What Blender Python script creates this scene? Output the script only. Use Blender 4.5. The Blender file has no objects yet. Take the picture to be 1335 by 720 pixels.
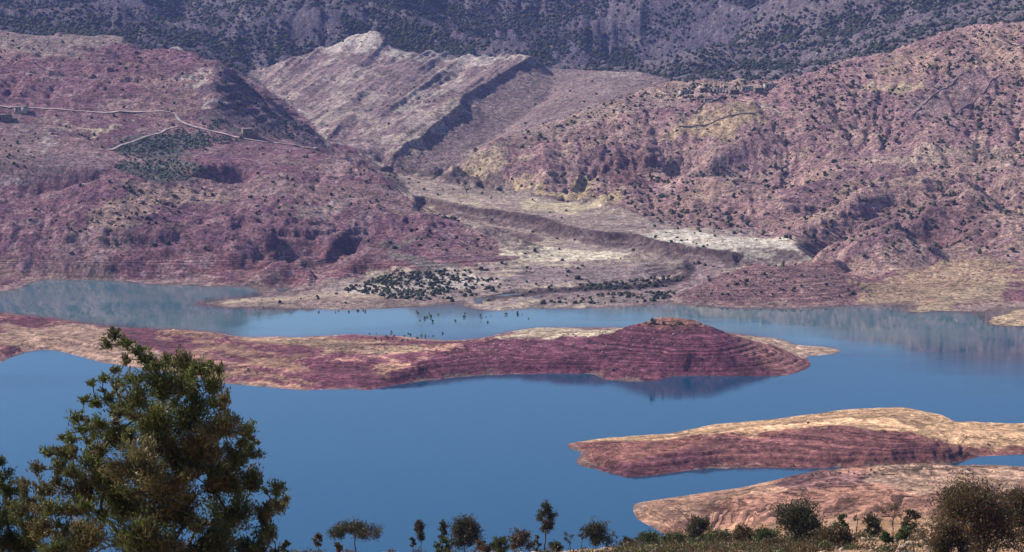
import bpy, math, random
import numpy as np
from mathutils import Vector

random.seed(7)
rng = np.random.default_rng(7)
SC = bpy.context.scene
COL = SC.collection

# ------------------------------------------------------------------ camera
H = 150.0                      # camera height above the lake
FPX = 2600.0                   # focal length in photograph pixels (1335 wide)
PITCH = math.atan(360.0 / FPX)
cam_d = bpy.data.cameras.new('camera')
cam = bpy.data.objects.new('camera', cam_d)
COL.objects.link(cam)
cam.location = (0, 0, H)
cam.rotation_euler = (math.pi / 2 - PITCH, 0, 0)
cam_d.sensor_width = 36.0
cam_d.lens = 36.0 * FPX / 1335.0
cam_d.clip_start = 0.5
cam_d.clip_end = 20000
SC.camera = cam

# ------------------------------------------------------------------ light
SUN_AZ = math.radians(-72)     # clockwise from +Y (the view direction): from the left, a little behind the scene
SUN_EL = math.radians(40)
w = bpy.data.worlds.new('World')
SC.world = w
w.use_nodes = True
nt = w.node_tree
bg = nt.nodes['Background']
sky = nt.nodes.new('ShaderNodeTexSky')
sky.sky_type = 'NISHITA'
sky.sun_disc = False
sky.sun_elevation = SUN_EL
sky.sun_rotation = SUN_AZ % (2 * math.pi)
sky.altitude = 800
sky.air_density = 1.0
sky.dust_density = 0.0
sky.ozone_density = 4.0
nt.links.new(sky.outputs[0], bg.inputs[0])
bg.inputs[1].default_value = 0.095
sun_d = bpy.data.lights.new('sun', 'SUN')
sun_d.energy = 5.0
sun_d.angle = math.radians(0.53)
sun_d.color = (1.0, 0.92, 0.80)
sun = bpy.data.objects.new('sun', sun_d)
COL.objects.link(sun)
to_sun = Vector((math.sin(SUN_AZ) * math.cos(SUN_EL), math.cos(SUN_AZ) * math.cos(SUN_EL), math.sin(SUN_EL)))
sun.rotation_euler = (-to_sun).to_track_quat('-Z', 'Y').to_euler()
sun.location = (-400, 600, 600)

SC.view_settings.view_transform = 'Standard'
SC.view_settings.look = 'None'
SC.view_settings.exposure = 0.40
SC.view_settings.gamma = 1.0
SC.view_settings.use_curve_mapping = False
SC.render.engine = 'CYCLES'
SC.cycles.use_denoising = True
SC.cycles.max_bounces = 6
SC.cycles.volume_bounces = 0
SC.cycles.transparent_max_bounces = 6

# ------------------------------------------------------------------ helpers
def ray(px, py):
    dx = (np.asarray(px, float) - 667.5) / FPX
    dy = (360.0 - np.asarray(py, float)) / FPX
    c, s = math.cos(PITCH), math.sin(PITCH)
    X = dx; Y = c + dy * s; Z = -s + dy * c
    hyp = np.hypot(X, Y)
    return np.arctan2(X, Y), Z / hyp            # azimuth, tan(elevation)

def project(x, y, z):
    c, s = math.cos(PITCH), math.sin(PITCH)
    zz = z - H
    f = y * c - zz * s
    u = y * s + zz * c
    f = np.maximum(f, 1e-3)
    return 667.5 + FPX * x / f, 360.0 - FPX * u / f

def smooth(a, b, x):
    t = np.clip((x - a) / (b - a), 0, 1)
    return t * t * (3 - 2 * t)

def _hash(ix, iy, seed):
    h = (ix.astype(np.int64) * 374761393 + iy.astype(np.int64) * 668265263 + seed * 1442695041) & 0xFFFFFFFF
    h = ((h ^ (h >> 13)) * 1274126177) & 0xFFFFFFFF
    h = h ^ (h >> 16)
    return (h & 0xFFFFFF) / float(0xFFFFFF)

def vnoise(x, y, seed=0):
    xi = np.floor(x); yi = np.floor(y)
    fx = x - xi; fy = y - yi
    u = fx * fx * fx * (fx * (fx * 6 - 15) + 10); v = fy * fy * fy * (fy * (fy * 6 - 15) + 10)
    a = _hash(xi, yi, seed); b = _hash(xi + 1, yi, seed)
    c = _hash(xi, yi + 1, seed); d = _hash(xi + 1, yi + 1, seed)
    return (a * (1 - u) + b * u) * (1 - v) + (c * (1 - u) + d * u) * v

def fbm(x, y, scale, octaves=5, seed=0, gain=0.5, ridged=False):
    out = 0; amp = 1.0; tot = 0; f = 1.0 / scale
    for o in range(octaves):
        n = vnoise(x * f + 17.3 * o, y * f - 9.1 * o, seed + o)
        if ridged:
            n = 1 - np.abs(2 * n - 1)
        out = out + amp * n; tot += amp
        amp *= gain; f *= 2.03
    return out / tot                              # about 0..1

def mesh_arrays(name, verts, faces):
    """faces: (n,k) int array, all of one size"""
    verts = np.asarray(verts, np.float32); faces = np.asarray(faces, np.int32)
    me = bpy.data.meshes.new(name)
    n, k = faces.shape
    me.vertices.add(len(verts)); me.vertices.foreach_set('co', verts.ravel())
    me.loops.add(n * k); me.loops.foreach_set('vertex_index', faces.ravel())
    me.polygons.add(n)
    me.polygons.foreach_set('loop_start', np.arange(0, n * k, k, dtype=np.int32))
    me.update(calc_edges=True)
    return me

def set_color(me, col, name='Col'):
    a = me.color_attributes.new(name, 'FLOAT_COLOR', 'POINT')
    c = np.ones((len(me.vertices), 4), np.float32); c[:, :col.shape[1]] = col
    a.data.foreach_set('color', c.ravel())

def set_smooth(me, v=True):
    me.polygons.foreach_set('use_smooth', np.full(len(me.polygons), v))

def link(name, me, mat=None, parent=None, loc=None):
    o = bpy.data.objects.new(name, me)
    COL.objects.link(o)
    if mat is not None and me is not None and not me.materials:
        me.materials.append(mat)
    if parent is not None:
        o.parent = parent
    if loc is not None:
        o.location = loc
    return o

def tag(o, label=None, category=None, group=None, kind=None):
    if label: o['label'] = label
    if category: o['category'] = category
    if group: o['group'] = group
    if kind: o['kind'] = kind
    return o

# ------------------------------------------------------------------ materials
def new_mat(name):
    m = bpy.data.materials.new(name)
    m.use_nodes = True
    n = m.node_tree.nodes
    b = n['Principled BSDF']
    return m, m.node_tree, n, b

def N(nt, kind, **kw):
    n = nt.nodes.new(kind)
    for k, v in kw.items():
        setattr(n, k, v)
    return n

def math_node(nt, op, a, b=None, clamp=False):
    n = nt.nodes.new('ShaderNodeMath'); n.operation = op; n.use_clamp = clamp
    for i, v in enumerate((a, b)):
        if v is None: continue
        if isinstance(v, (int, float)): n.inputs[i].default_value = v
        else: nt.links.new(v, n.inputs[i])
    return n.outputs[0]

def maprange(nt, v, a, b, c, d):
    n = nt.nodes.new('ShaderNodeMapRange')
    nt.links.new(v, n.inputs[0])
    for i, x in zip((1, 2, 3, 4), (a, b, c, d)):
        n.inputs[i].default_value = x
    return n.outputs[0]

def noise_tex(nt, vec, scale, detail=6, rough=0.6, dim='3D'):
    n = nt.nodes.new('ShaderNodeTexNoise'); n.noise_dimensions = dim
    n.inputs['Scale'].default_value = scale
    n.inputs['Detail'].default_value = detail
    n.inputs['Roughness'].default_value = rough
    if vec is not None:
        nt.links.new(vec, n.inputs['W' if dim == '1D' else 'Vector'])
    return n.outputs[0]

def mixcol(nt, fac, a, b, mode='MIX'):
    n = nt.nodes.new('ShaderNodeMix'); n.data_type = 'RGBA'; n.blend_type = mode
    for sock, v in ((n.inputs[0], fac), (n.inputs[6], a), (n.inputs[7], b)):
        if isinstance(v, (int, float)): sock.default_value = v
        elif isinstance(v, tuple): sock.default_value = v if len(v) == 4 else v + (1,)
        else: nt.links.new(v, sock)
    return n.outputs[2]

def ground_material(name, fine=0.55, strength=1.0):
    """soil and rock: surface colour from the mesh, with mottling, loose stones and water-level lines"""
    m, nt, n, b = new_mat(name)
    geo = N(nt, 'ShaderNodeNewGeometry')
    pos = geo.outputs['Position']
    col = N(nt, 'ShaderNodeAttribute', attribute_name='Col').outputs['Color']
    par = N(nt, 'ShaderNodeAttribute', attribute_name='Par').outputs['Vector']
    sp = N(nt, 'ShaderNodeSeparateXYZ'); nt.links.new(par, sp.inputs[0])
    strata, speck = sp.outputs[0], sp.outputs[1]
    sz = N(nt, 'ShaderNodeSeparateXYZ'); nt.links.new(pos, sz.inputs[0])
    big = noise_tex(nt, pos, 0.03, 8, 0.65)
    mid = noise_tex(nt, pos, 0.22, 8, 0.72)
    fin = noise_tex(nt, pos, fine, 5, 0.7)
    f1 = maprange(nt, big, 0.3, 0.7, 0.70, 1.30)
    f2 = maprange(nt, mid, 0.34, 0.66, 0.42, 1.58)
    f = math_node(nt, 'MULTIPLY', f1, f2)
    f = math_node(nt, 'MULTIPLY', f, maprange(nt, fin, 0.3, 0.7, 0.5, 1.5))
    c1 = N(nt, 'ShaderNodeVectorMath', operation='SCALE'); nt.links.new(col, c1.inputs[0]); nt.links.new(f, c1.inputs['Scale'])
    # pale loose stones and dark tufts
    st = maprange(nt, fin, 0.58, 0.63, 0.0, 1.0)
    st = math_node(nt, 'MULTIPLY', st, speck, True)
    pale = mixcol(nt, 0.30, c1.outputs[0], (0.75, 0.6, 0.55))
    c2 = mixcol(nt, st, c1.outputs[0], pale)
    dk = maprange(nt, fin, 0.45, 0.40, 0.0, 0.9)
    dk = math_node(nt, 'MULTIPLY', dk, speck, True)
    c3 = mixcol(nt, dk, c2, (0.045, 0.028, 0.045))
    # old water levels: level lines
    wz = math_node(nt, 'MULTIPLY_ADD', mid, 0.7)
    nt.nodes[-1].inputs[2].default_value = 0.0
    nt.links.new(sz.outputs[2], nt.nodes[-1].inputs[2])
    lv = noise_tex(nt, wz, 1.7, 3, 0.75, '1D')
    lf = maprange(nt, lv, 0.38, 0.62, 0.42, 1.6)
    lf = math_node(nt, 'SUBTRACT', lf, 1.0)
    lf = math_node(nt, 'MULTIPLY', lf, strata)
    lf = math_node(nt, 'ADD', lf, 1.0)
    c4 = N(nt, 'ShaderNodeVectorMath', operation='SCALE'); nt.links.new(c3, c4.inputs[0]); nt.links.new(lf, c4.inputs['Scale'])
    nt.links.new(c4.outputs[0], b.inputs['Base Color'])
    b.inputs['Roughness'].default_value = 0.95
    b.inputs['Specular IOR Level'].default_value = 0.15
    hgt = math_node(nt, 'ADD', math_node(nt, 'MULTIPLY', mid, 2.6), fin)
    hgt = math_node(nt, 'ADD', hgt, math_node(nt, 'MULTIPLY', lf, 0.35))
    bmp = N(nt, 'ShaderNodeBump')
    bmp.inputs['Strength'].default_value = strength
    bmp.inputs['Distance'].default_value = 1.5
    nt.links.new(hgt, bmp.inputs['Height'])
    nt.links.new(bmp.outputs[0], b.inputs['Normal'])
    return m

MAT_GROUND = ground_material('soil_and_rock')
MAT_NEAR = ground_material('stony_soil', fine=6.0, strength=0.5)

def plain_material(name, color, rough=0.9, scale=1.0, var=0.35, bump=0.0, spec=0.2):
    m, nt, n, b = new_mat(name)
    geo = N(nt, 'ShaderNodeNewGeometry')
    no = noise_tex(nt, geo.outputs['Position'], scale, 6, 0.65)
    f = maprange(nt, no, 0.3, 0.7, 1 - var, 1 + var)
    c = N(nt, 'ShaderNodeVectorMath', operation='SCALE'); c.inputs[0].default_value = color
    nt.links.new(f, c.inputs['Scale'])
    nt.links.new(c.outputs[0], b.inputs['Base Color'])
    b.inputs['Roughness'].default_value = rough
    b.inputs['Specular IOR Level'].default_value = spec
    if bump:
        bm = N(nt, 'ShaderNodeBump'); bm.inputs['Strength'].default_value = bump
        bm.inputs['Distance'].default_value = 0.3 / scale
        nt.links.new(no, bm.inputs['Height']); nt.links.new(bm.outputs[0], b.inputs['Normal'])
    return m

def leaf_material(name):
    m, nt, n, b = new_mat(name)
    col = N(nt, 'ShaderNodeAttribute', attribute_name='Col').outputs['Color']
    nt.links.new(col, b.inputs['Base Color'])
    b.inputs['Roughness'].default_value = 0.5
    b.inputs['Specular IOR Level'].default_value = 0.35
    tr = N(nt, 'ShaderNodeBsdfTranslucent'); nt.links.new(col, tr.inputs[0])
    mx = N(nt, 'ShaderNodeMixShader'); mx.inputs[0].default_value = 0.32
    nt.links.new(b.outputs[0], mx.inputs[1]); nt.links.new(tr.outputs[0], mx.inputs[2])
    nt.links.new(mx.outputs[0], n['Material Output'].inputs[0])
    return m

MAT_LEAF = leaf_material('leaves')
MAT_BARK = plain_material('bark', (0.10, 0.075, 0.06), 0.9, 6.0, 0.5, 0.4)
MAT_STONE = plain_material('pale_limestone', (0.40, 0.29, 0.22), 0.9, 3.0, 0.4, 0.5)
MAT_WALL = plain_material('rubble_wall', (0.20, 0.15, 0.14), 0.95, 1.2, 0.5, 0.5)
MAT_WALLPALE = plain_material('pale_render', (0.42, 0.36, 0.33), 0.9, 0.8, 0.25, 0.2)
MAT_ROOF = plain_material('earth_roof', (0.26, 0.20, 0.18), 0.95, 1.0, 0.3, 0.3)
MAT_WOOD = plain_material('dark_opening', (0.035, 0.03, 0.03), 0.8, 2.0, 0.3)
MAT_ROAD = plain_material('pale_track', (0.46, 0.36, 0.35), 0.95, 0.25, 0.5, 0.2)

def far_veg_material(name):
    m, nt, n, b = new_mat(name)
    col = N(nt, 'ShaderNodeAttribute', attribute_name='Col').outputs['Color']
    nt.links.new(col, b.inputs['Base Color'])
    b.inputs['Roughness'].default_value = 0.9
    b.inputs['Specular IOR Level'].default_value = 0.1
    return m
MAT_FARVEG = far_veg_material('scrub_foliage')

def water_material():
    m, nt, n, b = new_mat('lake_water')
    geo = N(nt, 'ShaderNodeNewGeometry'); pos = geo.outputs['Position']
    dep = N(nt, 'ShaderNodeAttribute', attribute_name='Depth').outputs['Fac']
    f = maprange(nt, dep, 0.02, 0.3, 0, 1)
    f2 = N(nt, 'ShaderNodeAttribute', attribute_name='Clear').outputs['Fac']
    c = mixcol(nt, f, (0.10, 0.085, 0.09), (0.085, 0.165, 0.20))
    c = mixcol(nt, f2, c, (0.0, 0.056, 0.122))
    nt.links.new(c, b.inputs['Base Color'])
    b.inputs['IOR'].default_value = 1.6
    b.inputs['Specular IOR Level'].default_value = 0.8
    b.inputs['Roughness'].default_value = 0.03
    mp = N(nt, 'ShaderNodeMapping'); mp.inputs['Scale'].default_value = (0.22, 1.0, 1.0)
    nt.links.new(pos, mp.inputs[0])
    r1 = noise_tex(nt, mp.outputs[0], 0.9, 3, 0.6)
    gust = noise_tex(nt, mp.outputs[0], 0.012, 3, 0.55)
    g = maprange(nt, gust, 0.45, 0.62, 0.008, 0.13)
    bm = N(nt, 'ShaderNodeBump'); bm.inputs['Distance'].default_value = 0.25
    nt.links.new(g, bm.inputs['Strength'])
    nt.links.new(r1, bm.inputs['Height']); nt.links.new(bm.outputs[0], b.inputs['Normal'])
    return m
MAT_WATER = water_material()

# ------------------------------------------------------------------ terrain: grid
AZ = math.radians(20.0)
NC = 961
segs = [(12, 50, 22), (50, 220, 150), (220, 500, 50), (500, 1060, 410), (1060, 1560, 300), (1560, 2010, 150), (2010, 3055, 84)]
rows = np.concatenate([np.geomspace(a, b, n, endpoint=False) for a, b, n in segs] + [[3055.0]])
NR = len(rows)
azs = np.linspace(-AZ, AZ, NC)
LR = np.log(rows)

R0, KC = 1040.0, 0.62            # notes on distances beyond the far shore were taken too long: this brings them in
def nearer(R): return np.where(np.asarray(R) > R0, R0 + (np.asarray(R) - R0) * KC, R)
def noted(R): return np.where(np.asarray(R) > R0, R0 + (np.asarray(R) - R0) / KC, R)
def grid_rc(az, R):
    r = np.interp(np.log(R), LR, np.arange(NR))
    c = (az + AZ) / (2 * AZ) * (NC - 1)
    return r, c

# constraint lines (px, py, value); Z = height above lake, D = distance from camera, W = waterline, K = lake bed under that spot of the lake
CONS = []
def add_pts(az, R, z, wt=1.0):
    CONS.append((np.asarray(az), np.asarray(R), np.asarray(z), wt))

def dense(P):
    az, R, z = P
    out = [[], [], []]
    for i in range(len(az) - 1):
        r0, c0 = grid_rc(az[i], R[i]); r1, c1 = grid_rc(az[i + 1], R[i + 1])
        n = int(max(abs(r1 - r0), abs(c1 - c0)) / 1.0) + 2
        t = np.linspace(0, 1, n)
        for k, a in enumerate((az, R, z)):
            out[k].append(a[i] + (a[i + 1] - a[i]) * t)
    return [np.concatenate(o) for o in out]

def line(pts, mode, sil=False, dip=0.006):
    p = np.array(pts, float)
    # resample along the picture line so long segments stay straight in the view
    q = []
    for i in range(len(p) - 1):
        n = int(np.hypot(*(p[i + 1, :2] - p[i, :2])) / 12) + 1
        for t in np.arange(n) / n:
            q.append(p[i] + (p[i + 1] - p[i]) * t)
    q.append(p[-1]); q = np.array(q)
    az, te = ray(q[:, 0], q[:, 1])
    if mode == 'Z':
        z = q[:, 2]; R = (z - H) / te
    elif mode == 'D':
        R = q[:, 2]; z = H + R * te
    if mode in 'ZD':
        R = nearer(R); z = H + R * te
    if mode == 'K':                                       # K
        R = -H / te; z = q[:, 2]
    add_pts(*dense((az, R, z)))
    if sil:
        dip = dip if q[:, 2].mean() > 1700 else min(dip, 0.0022)
        for k in (1.045,):
            R2 = R * k
            z2 = np.maximum(H + R2 * te - dip * R, np.minimum(4.0, np.maximum(z - 1, 0.9)))
            add_pts(*dense((az, R2, z2)))

def Z(*p): line(p, 'Z')
def D(*p): line(p, 'D')
def S(*p): line(p, 'D', True)
def W(*p): line([(a, b, 0.0) for a, b in p], 'K')
def K(d, *p): line([(a, b, -d) for a, b in p], 'K')

# --- shores
W((-220, 356), (0, 361), (60, 362), (130, 364), (250, 364), (330, 363), (400, 363), (418, 368), (412, 378), (385, 384), (330, 388), (270, 393), (252, 397),
  (300, 400), (400, 402), (440, 404), (500, 402), (552, 399), (603, 393), (633, 388), (690, 384), (703, 386), (694, 402), (738, 403), (842, 397), (869, 394),
  (903, 397), (963, 400), (1038, 400), (1098, 396), (1121, 396), (1189, 395), (1207, 399), (1179, 407), (1222, 404), (1266, 406), (1310, 400), (1345, 395), (1560, 385))
W((1560, 405), (1335, 405), (1300, 413), (1283, 422), (1304, 425), (1335, 424), (1560, 430))
W((-220, 404), (0, 411), (67, 418), (115, 425), (162, 429), (236, 432), (286, 436), (304, 440), (357, 440.5), (394, 440.5), (449, 437), (511, 438), (575, 445),
  (602, 445), (640, 440), (660, 434), (697, 428), (811, 428.5), (870, 431), (960, 436), (1015, 442), (1037, 451), (1070, 451), (1095, 454), (1103, 459), (1071, 463), (1045, 464),
  (1059, 477), (1040, 487), (1024, 491), (997, 489.5), (936, 488.5), (801, 485.5), (700, 485.5), (600, 490), (535, 498), (464, 508), (400, 509.5), (377, 508), (337, 504), (297, 501),
  (262, 492), (190, 482), (130, 472), (101, 464), (77, 457), (44, 454), (28, 457), (0, 473), (-60, 500), (-220, 560))
W((731, 579), (786, 571), (876, 565), (928, 553), (1014, 546), (1104, 533.5), (1176, 530.5), (1228, 541), (1242, 550), (1335, 552), (1560, 560))
W((731, 580), (764, 588), (745, 604), (776, 615), (819, 623), (866, 617), (905, 611), (966, 609), (1033, 611), (1157, 606), (1240, 603), (1262, 600), (1285, 595), (1335, 592), (1560, 580))
W((1560, 606), (1335, 608), (1261, 607), (1157, 611), (1085, 614), (1042, 617), (1023, 623), (966, 636), (890, 647), (821, 655), (826, 674), (862, 693), (890, 712), (860, 760), (700, 775), (-220, 775))
# --- lake bed
K(1.0, (-220, 378), (0, 388), (100, 396), (230, 414), (400, 420), (560, 424), (640, 415), (690, 412), (850, 409), (960, 418), (1040, 425), (1130, 425), (1230, 415), (1270, 430), (1335, 445), (1560, 460))
K(0.9, (40, 371), (250, 378), (390, 372))
K(5.0, (1120, 445), (1250, 440), (1335, 450), (1560, 470))
K(8.0, (-220, 620), (0, 540), (300, 545), (700, 540), (900, 520), (1080, 500), (1200, 480), (1335, 500), (1560, 510))
K(9.0, (-220, 690), (0, 620), (400, 630), (680, 610))
K(8.0, (-220, 740), (300, 730), (770, 710))
K(3.0, (40, 475), (100, 490), (230, 510))
K(5.0, (790, 640), (845, 634))
K(1.8, (860, 632), (960, 622), (1033, 614.5), (1157, 608.8), (1257, 604.5), (1335, 600), (1560, 594))
# --- middle peninsula and its conical hill
Z((-220, 395, 4), (0, 406, 3.5), (67, 414, 3.5), (112, 421, 3.2), (130, 428, 2.2), (162, 426, 3.2), (236, 429, 3.6), (288, 433, 3.6), (304, 439, 1.2))
Z((-220, 450, 3), (0, 425, 3), (120, 445, 3), (230, 455, 3), (330, 462, 3.5), (430, 470, 4), (500, 468, 4.5))
Z((0, 452, 3.4), (30, 446, 3.0), (70, 447, 1.2))
Z((340, 447, 2.0), (420, 447, 3), (500, 450, 4), (560, 451, 4.5))
Z((250, 476, 2), (330, 485, 2), (400, 490, 2.4), (450, 488, 3))
Z((470, 505.5, 0.8), (520, 484, 4.0), (560, 466, 6), (600, 451, 6.8), (636, 440.5, 6.2), (665, 440.5, 5.6), (700, 442, 6.2), (760, 438, 8.5), (800, 432, 11.2), (822, 424, 14), (838, 418, 16), (855, 414.5, 17), (875, 413, 17.6), (900, 415, 17.4), (922, 420, 16.4), (940, 428, 14.4), (965, 440, 10.5), (1000, 452, 6.8), (1030, 462, 3.6), (1050, 470, 1.5))
Z((838, 424, 14.6), (860, 425, 14.8), (900, 426, 14.6), (928, 427, 14))
Z((560, 482, 2.8), (640, 468, 4.2), (720, 464, 6.0), (800, 460, 7.8), (870, 458, 8.8), (930, 460, 8.0), (985, 470, 4.6))
Z((720, 434, 1.2), (760, 433, 1.4), (800, 433, 1.6))
Z((975, 441, 0.7), (1005, 443, .5)); Z((1050, 456, 0.8), (1090, 458, .7))
# --- upper headland on the right
Z((745, 580, 1), (800, 577, 2.2), (880, 573, 3.2), (960, 562, 4.6), (1050, 555, 6.2), (1110, 555, 7.2), (1180, 565, 7.8), (1225, 583, 5), (1255, 590, 2.2))
Z((900, 562.5, 0.9), (1014, 549, 1.5), (1104, 538, 2.2), (1176, 535, 2.4), (1225, 545, 2), (1250, 560, 2.4), (1335, 566, 2.6), (1560, 570, 4))
Z((785, 600, 2.0), (830, 600, 3.8), (900, 588, 4.4), (950, 590, 3.2), (1010, 588, 3.2), (1060, 590, 3.6), (1120, 592, 4), (1180, 588, 4))
Z((1290, 583, 1.4), (1335, 580, 1.8), (1560, 568, 2.5))
# --- lower headland
Z((1030, 621, 1.0), (1060, 614, 3.0), (1110, 608, 4.2), (1157, 605, 4.8), (1210, 604.5, 4.8), (1261, 606, 4.2), (1335, 609, 4.2), (1560, 611, 4))
Z((845, 665, 1.5), (900, 658, 2.8), (1000, 640, 4.5), (1080, 628, 5.0), (1160, 622, 5.5), (1335, 625, 6), (1560, 625, 7))
Z((880, 684, 1.5), (950, 678, 3.2), (1050, 666, 5.5), (1150, 655, 7), (1335, 645, 9), (1560, 645, 12))
Z((930, 700, 1.6), (1000, 697, 3.0), (1100, 690, 5), (1335, 678, 11), (1560, 672, 15))
# --- left lakeside hills
Z((-220, 330, 9), (-60, 335, 6), (40, 335, 5), (120, 340, 5), (220, 345, 4), (300, 345, 4), (340, 352, 2.5))
D((-220, 275, 1230), (-60, 290, 1200), (60, 300, 1180), (120, 298, 1175), (180, 295, 1185), (250, 300, 1185), (320, 305, 1180))
S((-220, 240, 1330), (-60, 252, 1300), (30, 262, 1285), (80, 250, 1290), (130, 240, 1300), (170, 233, 1310), (230, 240, 1310), (290, 250, 1310), (318, 254, 1310))
D((205, 262, 1265), (255, 266, 1262), (318, 262, 1290))
D((215, 300, 1175), (260, 290, 1200), (320, 288, 1215))
D((255, 302, 1175), (290, 290, 1185), (320, 280, 1195), (345, 276, 1200), (375, 281, 1198), (400, 290, 1190), (432, 305, 1170))
D((300, 312, 1140), (350, 309, 1150), (385, 311, 1150)); D((340, 325, 1130), (372, 324, 1150), (400, 320, 1150))
D((350, 340, 1090), (420, 325, 1130), (450, 318, 1150)); 
S((338, 357, 1055), (358, 347, 1065), (378, 340, 1070), (400, 346, 1065), (425, 357, 1050))
S((430, 358, 1055), (455, 342, 1080), (480, 326, 1105), (500, 332, 1100), (525, 350, 1075))
Z((440, 362, 1), (520, 358, 2))
S((400, 196, 1480), (440, 203, 1450), (470, 211, 1425), (490, 222, 1400), (510, 240, 1370), (540, 264, 1310), (570, 279, 1270), (600, 289, 1240), (640, 295, 1220), (670, 307, 1195), (695, 326, 1150))
D((330, 232, 1350), (400, 235, 1350), (450, 240, 1345), (490, 258, 1310))
D((400, 262, 1270), (460, 270, 1250), (520, 285, 1225), (580, 305, 1190), (640, 320, 1165), (680, 333, 1140))
D((440, 300, 1170), (500, 305, 1165), (560, 330, 1125), (620, 345, 1095), (660, 345, 1100))
# fields behind
D((-220, 190, 1500), (0, 205, 1430), (60, 215, 1410), (150, 222, 1385), (240, 215, 1400), (330, 212, 1420))
D((-220, 150, 1600), (0, 150, 1590), (100, 152, 1585), (200, 155, 1580), (240, 166, 1560), (300, 178, 1545), (350, 187, 1530), (412, 194, 1520))
D((0, 182, 1500), (60, 172, 1520), (140, 195, 1470), (220, 186, 1500), (300, 196, 1480))
D((-220, 120, 1660), (0, 125, 1650), (120, 125, 1650), (200, 122, 1655), (270, 130, 1640))
D((-220, 85, 1780), (0, 85, 1780), (100, 85, 1780), (200, 92, 1745), (262, 105, 1700))
S((-220, 42, 2000), (0, 38, 2000), (60, 39, 1990), (150, 41, 1950), (178, 58, 1900), (240, 70, 1850), (280, 80, 1800), (300, 92, 1775), (330, 114, 1790), (370, 145, 1775), (400, 168, 1755), (425, 189, 1715))
D((292, 88, 1765), (280, 100, 1710), (275, 118, 1645), (278, 140, 1600), (300, 160, 1580), (330, 176, 1560), (380, 188, 1580), (425, 193, 1620))
# valley with white stream bed
D((425, 187, 1800), (408, 160, 1930), (395, 148, 1980), (360, 122, 2200), (335, 104, 2400))
# --- tilted slab (escarpment)
S((318, 100, 2520), (340, 95, 2500), (380, 76, 2480), (440, 55, 2510), (470, 42, 2520), (492, 37, 2520), (504, 50, 2480), (516, 64, 2460), (560, 67, 2440), (604, 70, 2400), (610, 74, 2380), (660, 70, 2320), (694, 72, 2250))
D((694, 72.5, 2245), (650, 97, 2150), (604, 125, 2000), (590, 145, 1905), (560, 165, 1825), (530, 190, 1730), (505, 212, 1645), (494, 219, 1610))
D((702, 74, 2250), (658, 99, 2150), (612, 127, 2000), (598, 147, 1905), (568, 167, 1825), (538, 192, 1730), (512, 214, 1645))
D((470, 180, 1800), (540, 130, 2020), (600, 95, 2220)); D((430, 150, 1960), (480, 100, 2230), (500, 75, 2380)); D((370, 110, 2280), (420, 85, 2390), (470, 62, 2470))
D((720, 120, 2140), (680, 150, 1990), (640, 178, 1850), (590, 205, 1730), (560, 219, 1660))
S((700, 92, 2300), (720, 91, 2300), (750, 89, 2290), (800, 92, 2230), (850, 98, 2150), (890, 107, 2060))
D((740, 128, 2000), (800, 112, 2050), (860, 104, 2080))
# --- right hillside
S((577, 224, 1560), (600, 203, 1580), (640, 183, 1600), (700, 160, 1640), (760, 143, 1680), (830, 120, 1750), (880, 110, 1800), (950, 108, 1800), (1010, 105, 1800), (1060, 98, 1800), (1100, 85, 1800), (1150, 70, 1820), (1200, 51, 1850), (1250, 40, 1870), (1335, 22, 1900), (1560, -20, 1950))
Z((577, 228, 9), (610, 236, 8), (660, 246, 7), (720, 257, 7), (760, 266, 7), (800, 278, 7), (870, 292, 7), (950, 302, 7), (1040, 315, 6.5))
D((620, 215, 1555), (700, 195, 1570), (780, 175, 1600), (880, 150, 1650), (1000, 138, 1680), (1100, 118, 1710), (1200, 95, 1740), (1335, 70, 1760), (1560, 40, 1800))
D((740, 239, 1510), (775, 218, 1545), (800, 207, 1555), (830, 204, 1560), (862, 208, 1550), (885, 220, 1525))
D((745, 245, 1505), (790, 243, 1500), (830, 242, 1495), (870, 240, 1480))
D((850, 262, 1430), (910, 270, 1400), (970, 280, 1360), (1030, 290, 1320))
D((900, 205, 1545), (1000, 185, 1590), (1100, 165, 1625), (1200, 145, 1650), (1335, 120, 1680), (1560, 90, 1710))
S((880, 240, 1460), (930, 236, 1460), (990, 240, 1445), (1040, 256, 1410))
D((930, 262, 1405), (990, 262, 1395), (1030, 272, 1365))
line([(1045, 284, 1260), (1100, 261, 1310), (1140, 245, 1350), (1180, 232, 1380), (1250, 214, 1425), (1335, 200, 1455), (1560, 180, 1500)], 'D', True, 0.002)
D((1060, 236, 1450), (1130, 205, 1530), (1220, 180, 1580), (1335, 160, 1610), (1560, 130, 1650))
D((1110, 285, 1255), (1180, 262, 1305), (1250, 240, 1350), (1335, 225, 1380), (1560, 205, 1420))
S((1062, 335, 1130), (1090, 316, 1165), (1130, 298, 1195), (1170, 284, 1222), (1210, 276, 1240), (1240, 262, 1270), (1260, 256, 1285), (1290, 263, 1275), (1320, 278, 1250), (1345, 285, 1240), (1560, 300, 1220))
S((1060, 345, 1090), (1100, 330, 1115), (1130, 315, 1140), (1165, 307, 1150), (1200, 318, 1140), (1230, 330, 1130))
Z((1060, 356, 3), (1120, 358, 3.2), (1180, 358, 3.2), (1215, 345, 4.0), (1270, 338, 5), (1335, 335, 6), (1560, 330, 9))
Z((1110, 385, 1), (1160, 382, 1.4), (1220, 375, 2.2), (1280, 370, 3.0), (1335, 362, 4), (1560, 355, 6))
Z((1195, 402, 1.4), (1240, 392, 2.2), (1285, 382, 2.8), (1335, 374, 3.4), (1560, 365, 4))
Z((1310, 414, 1.2), (1335, 412, 1.6), (1560, 412, 2))
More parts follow.
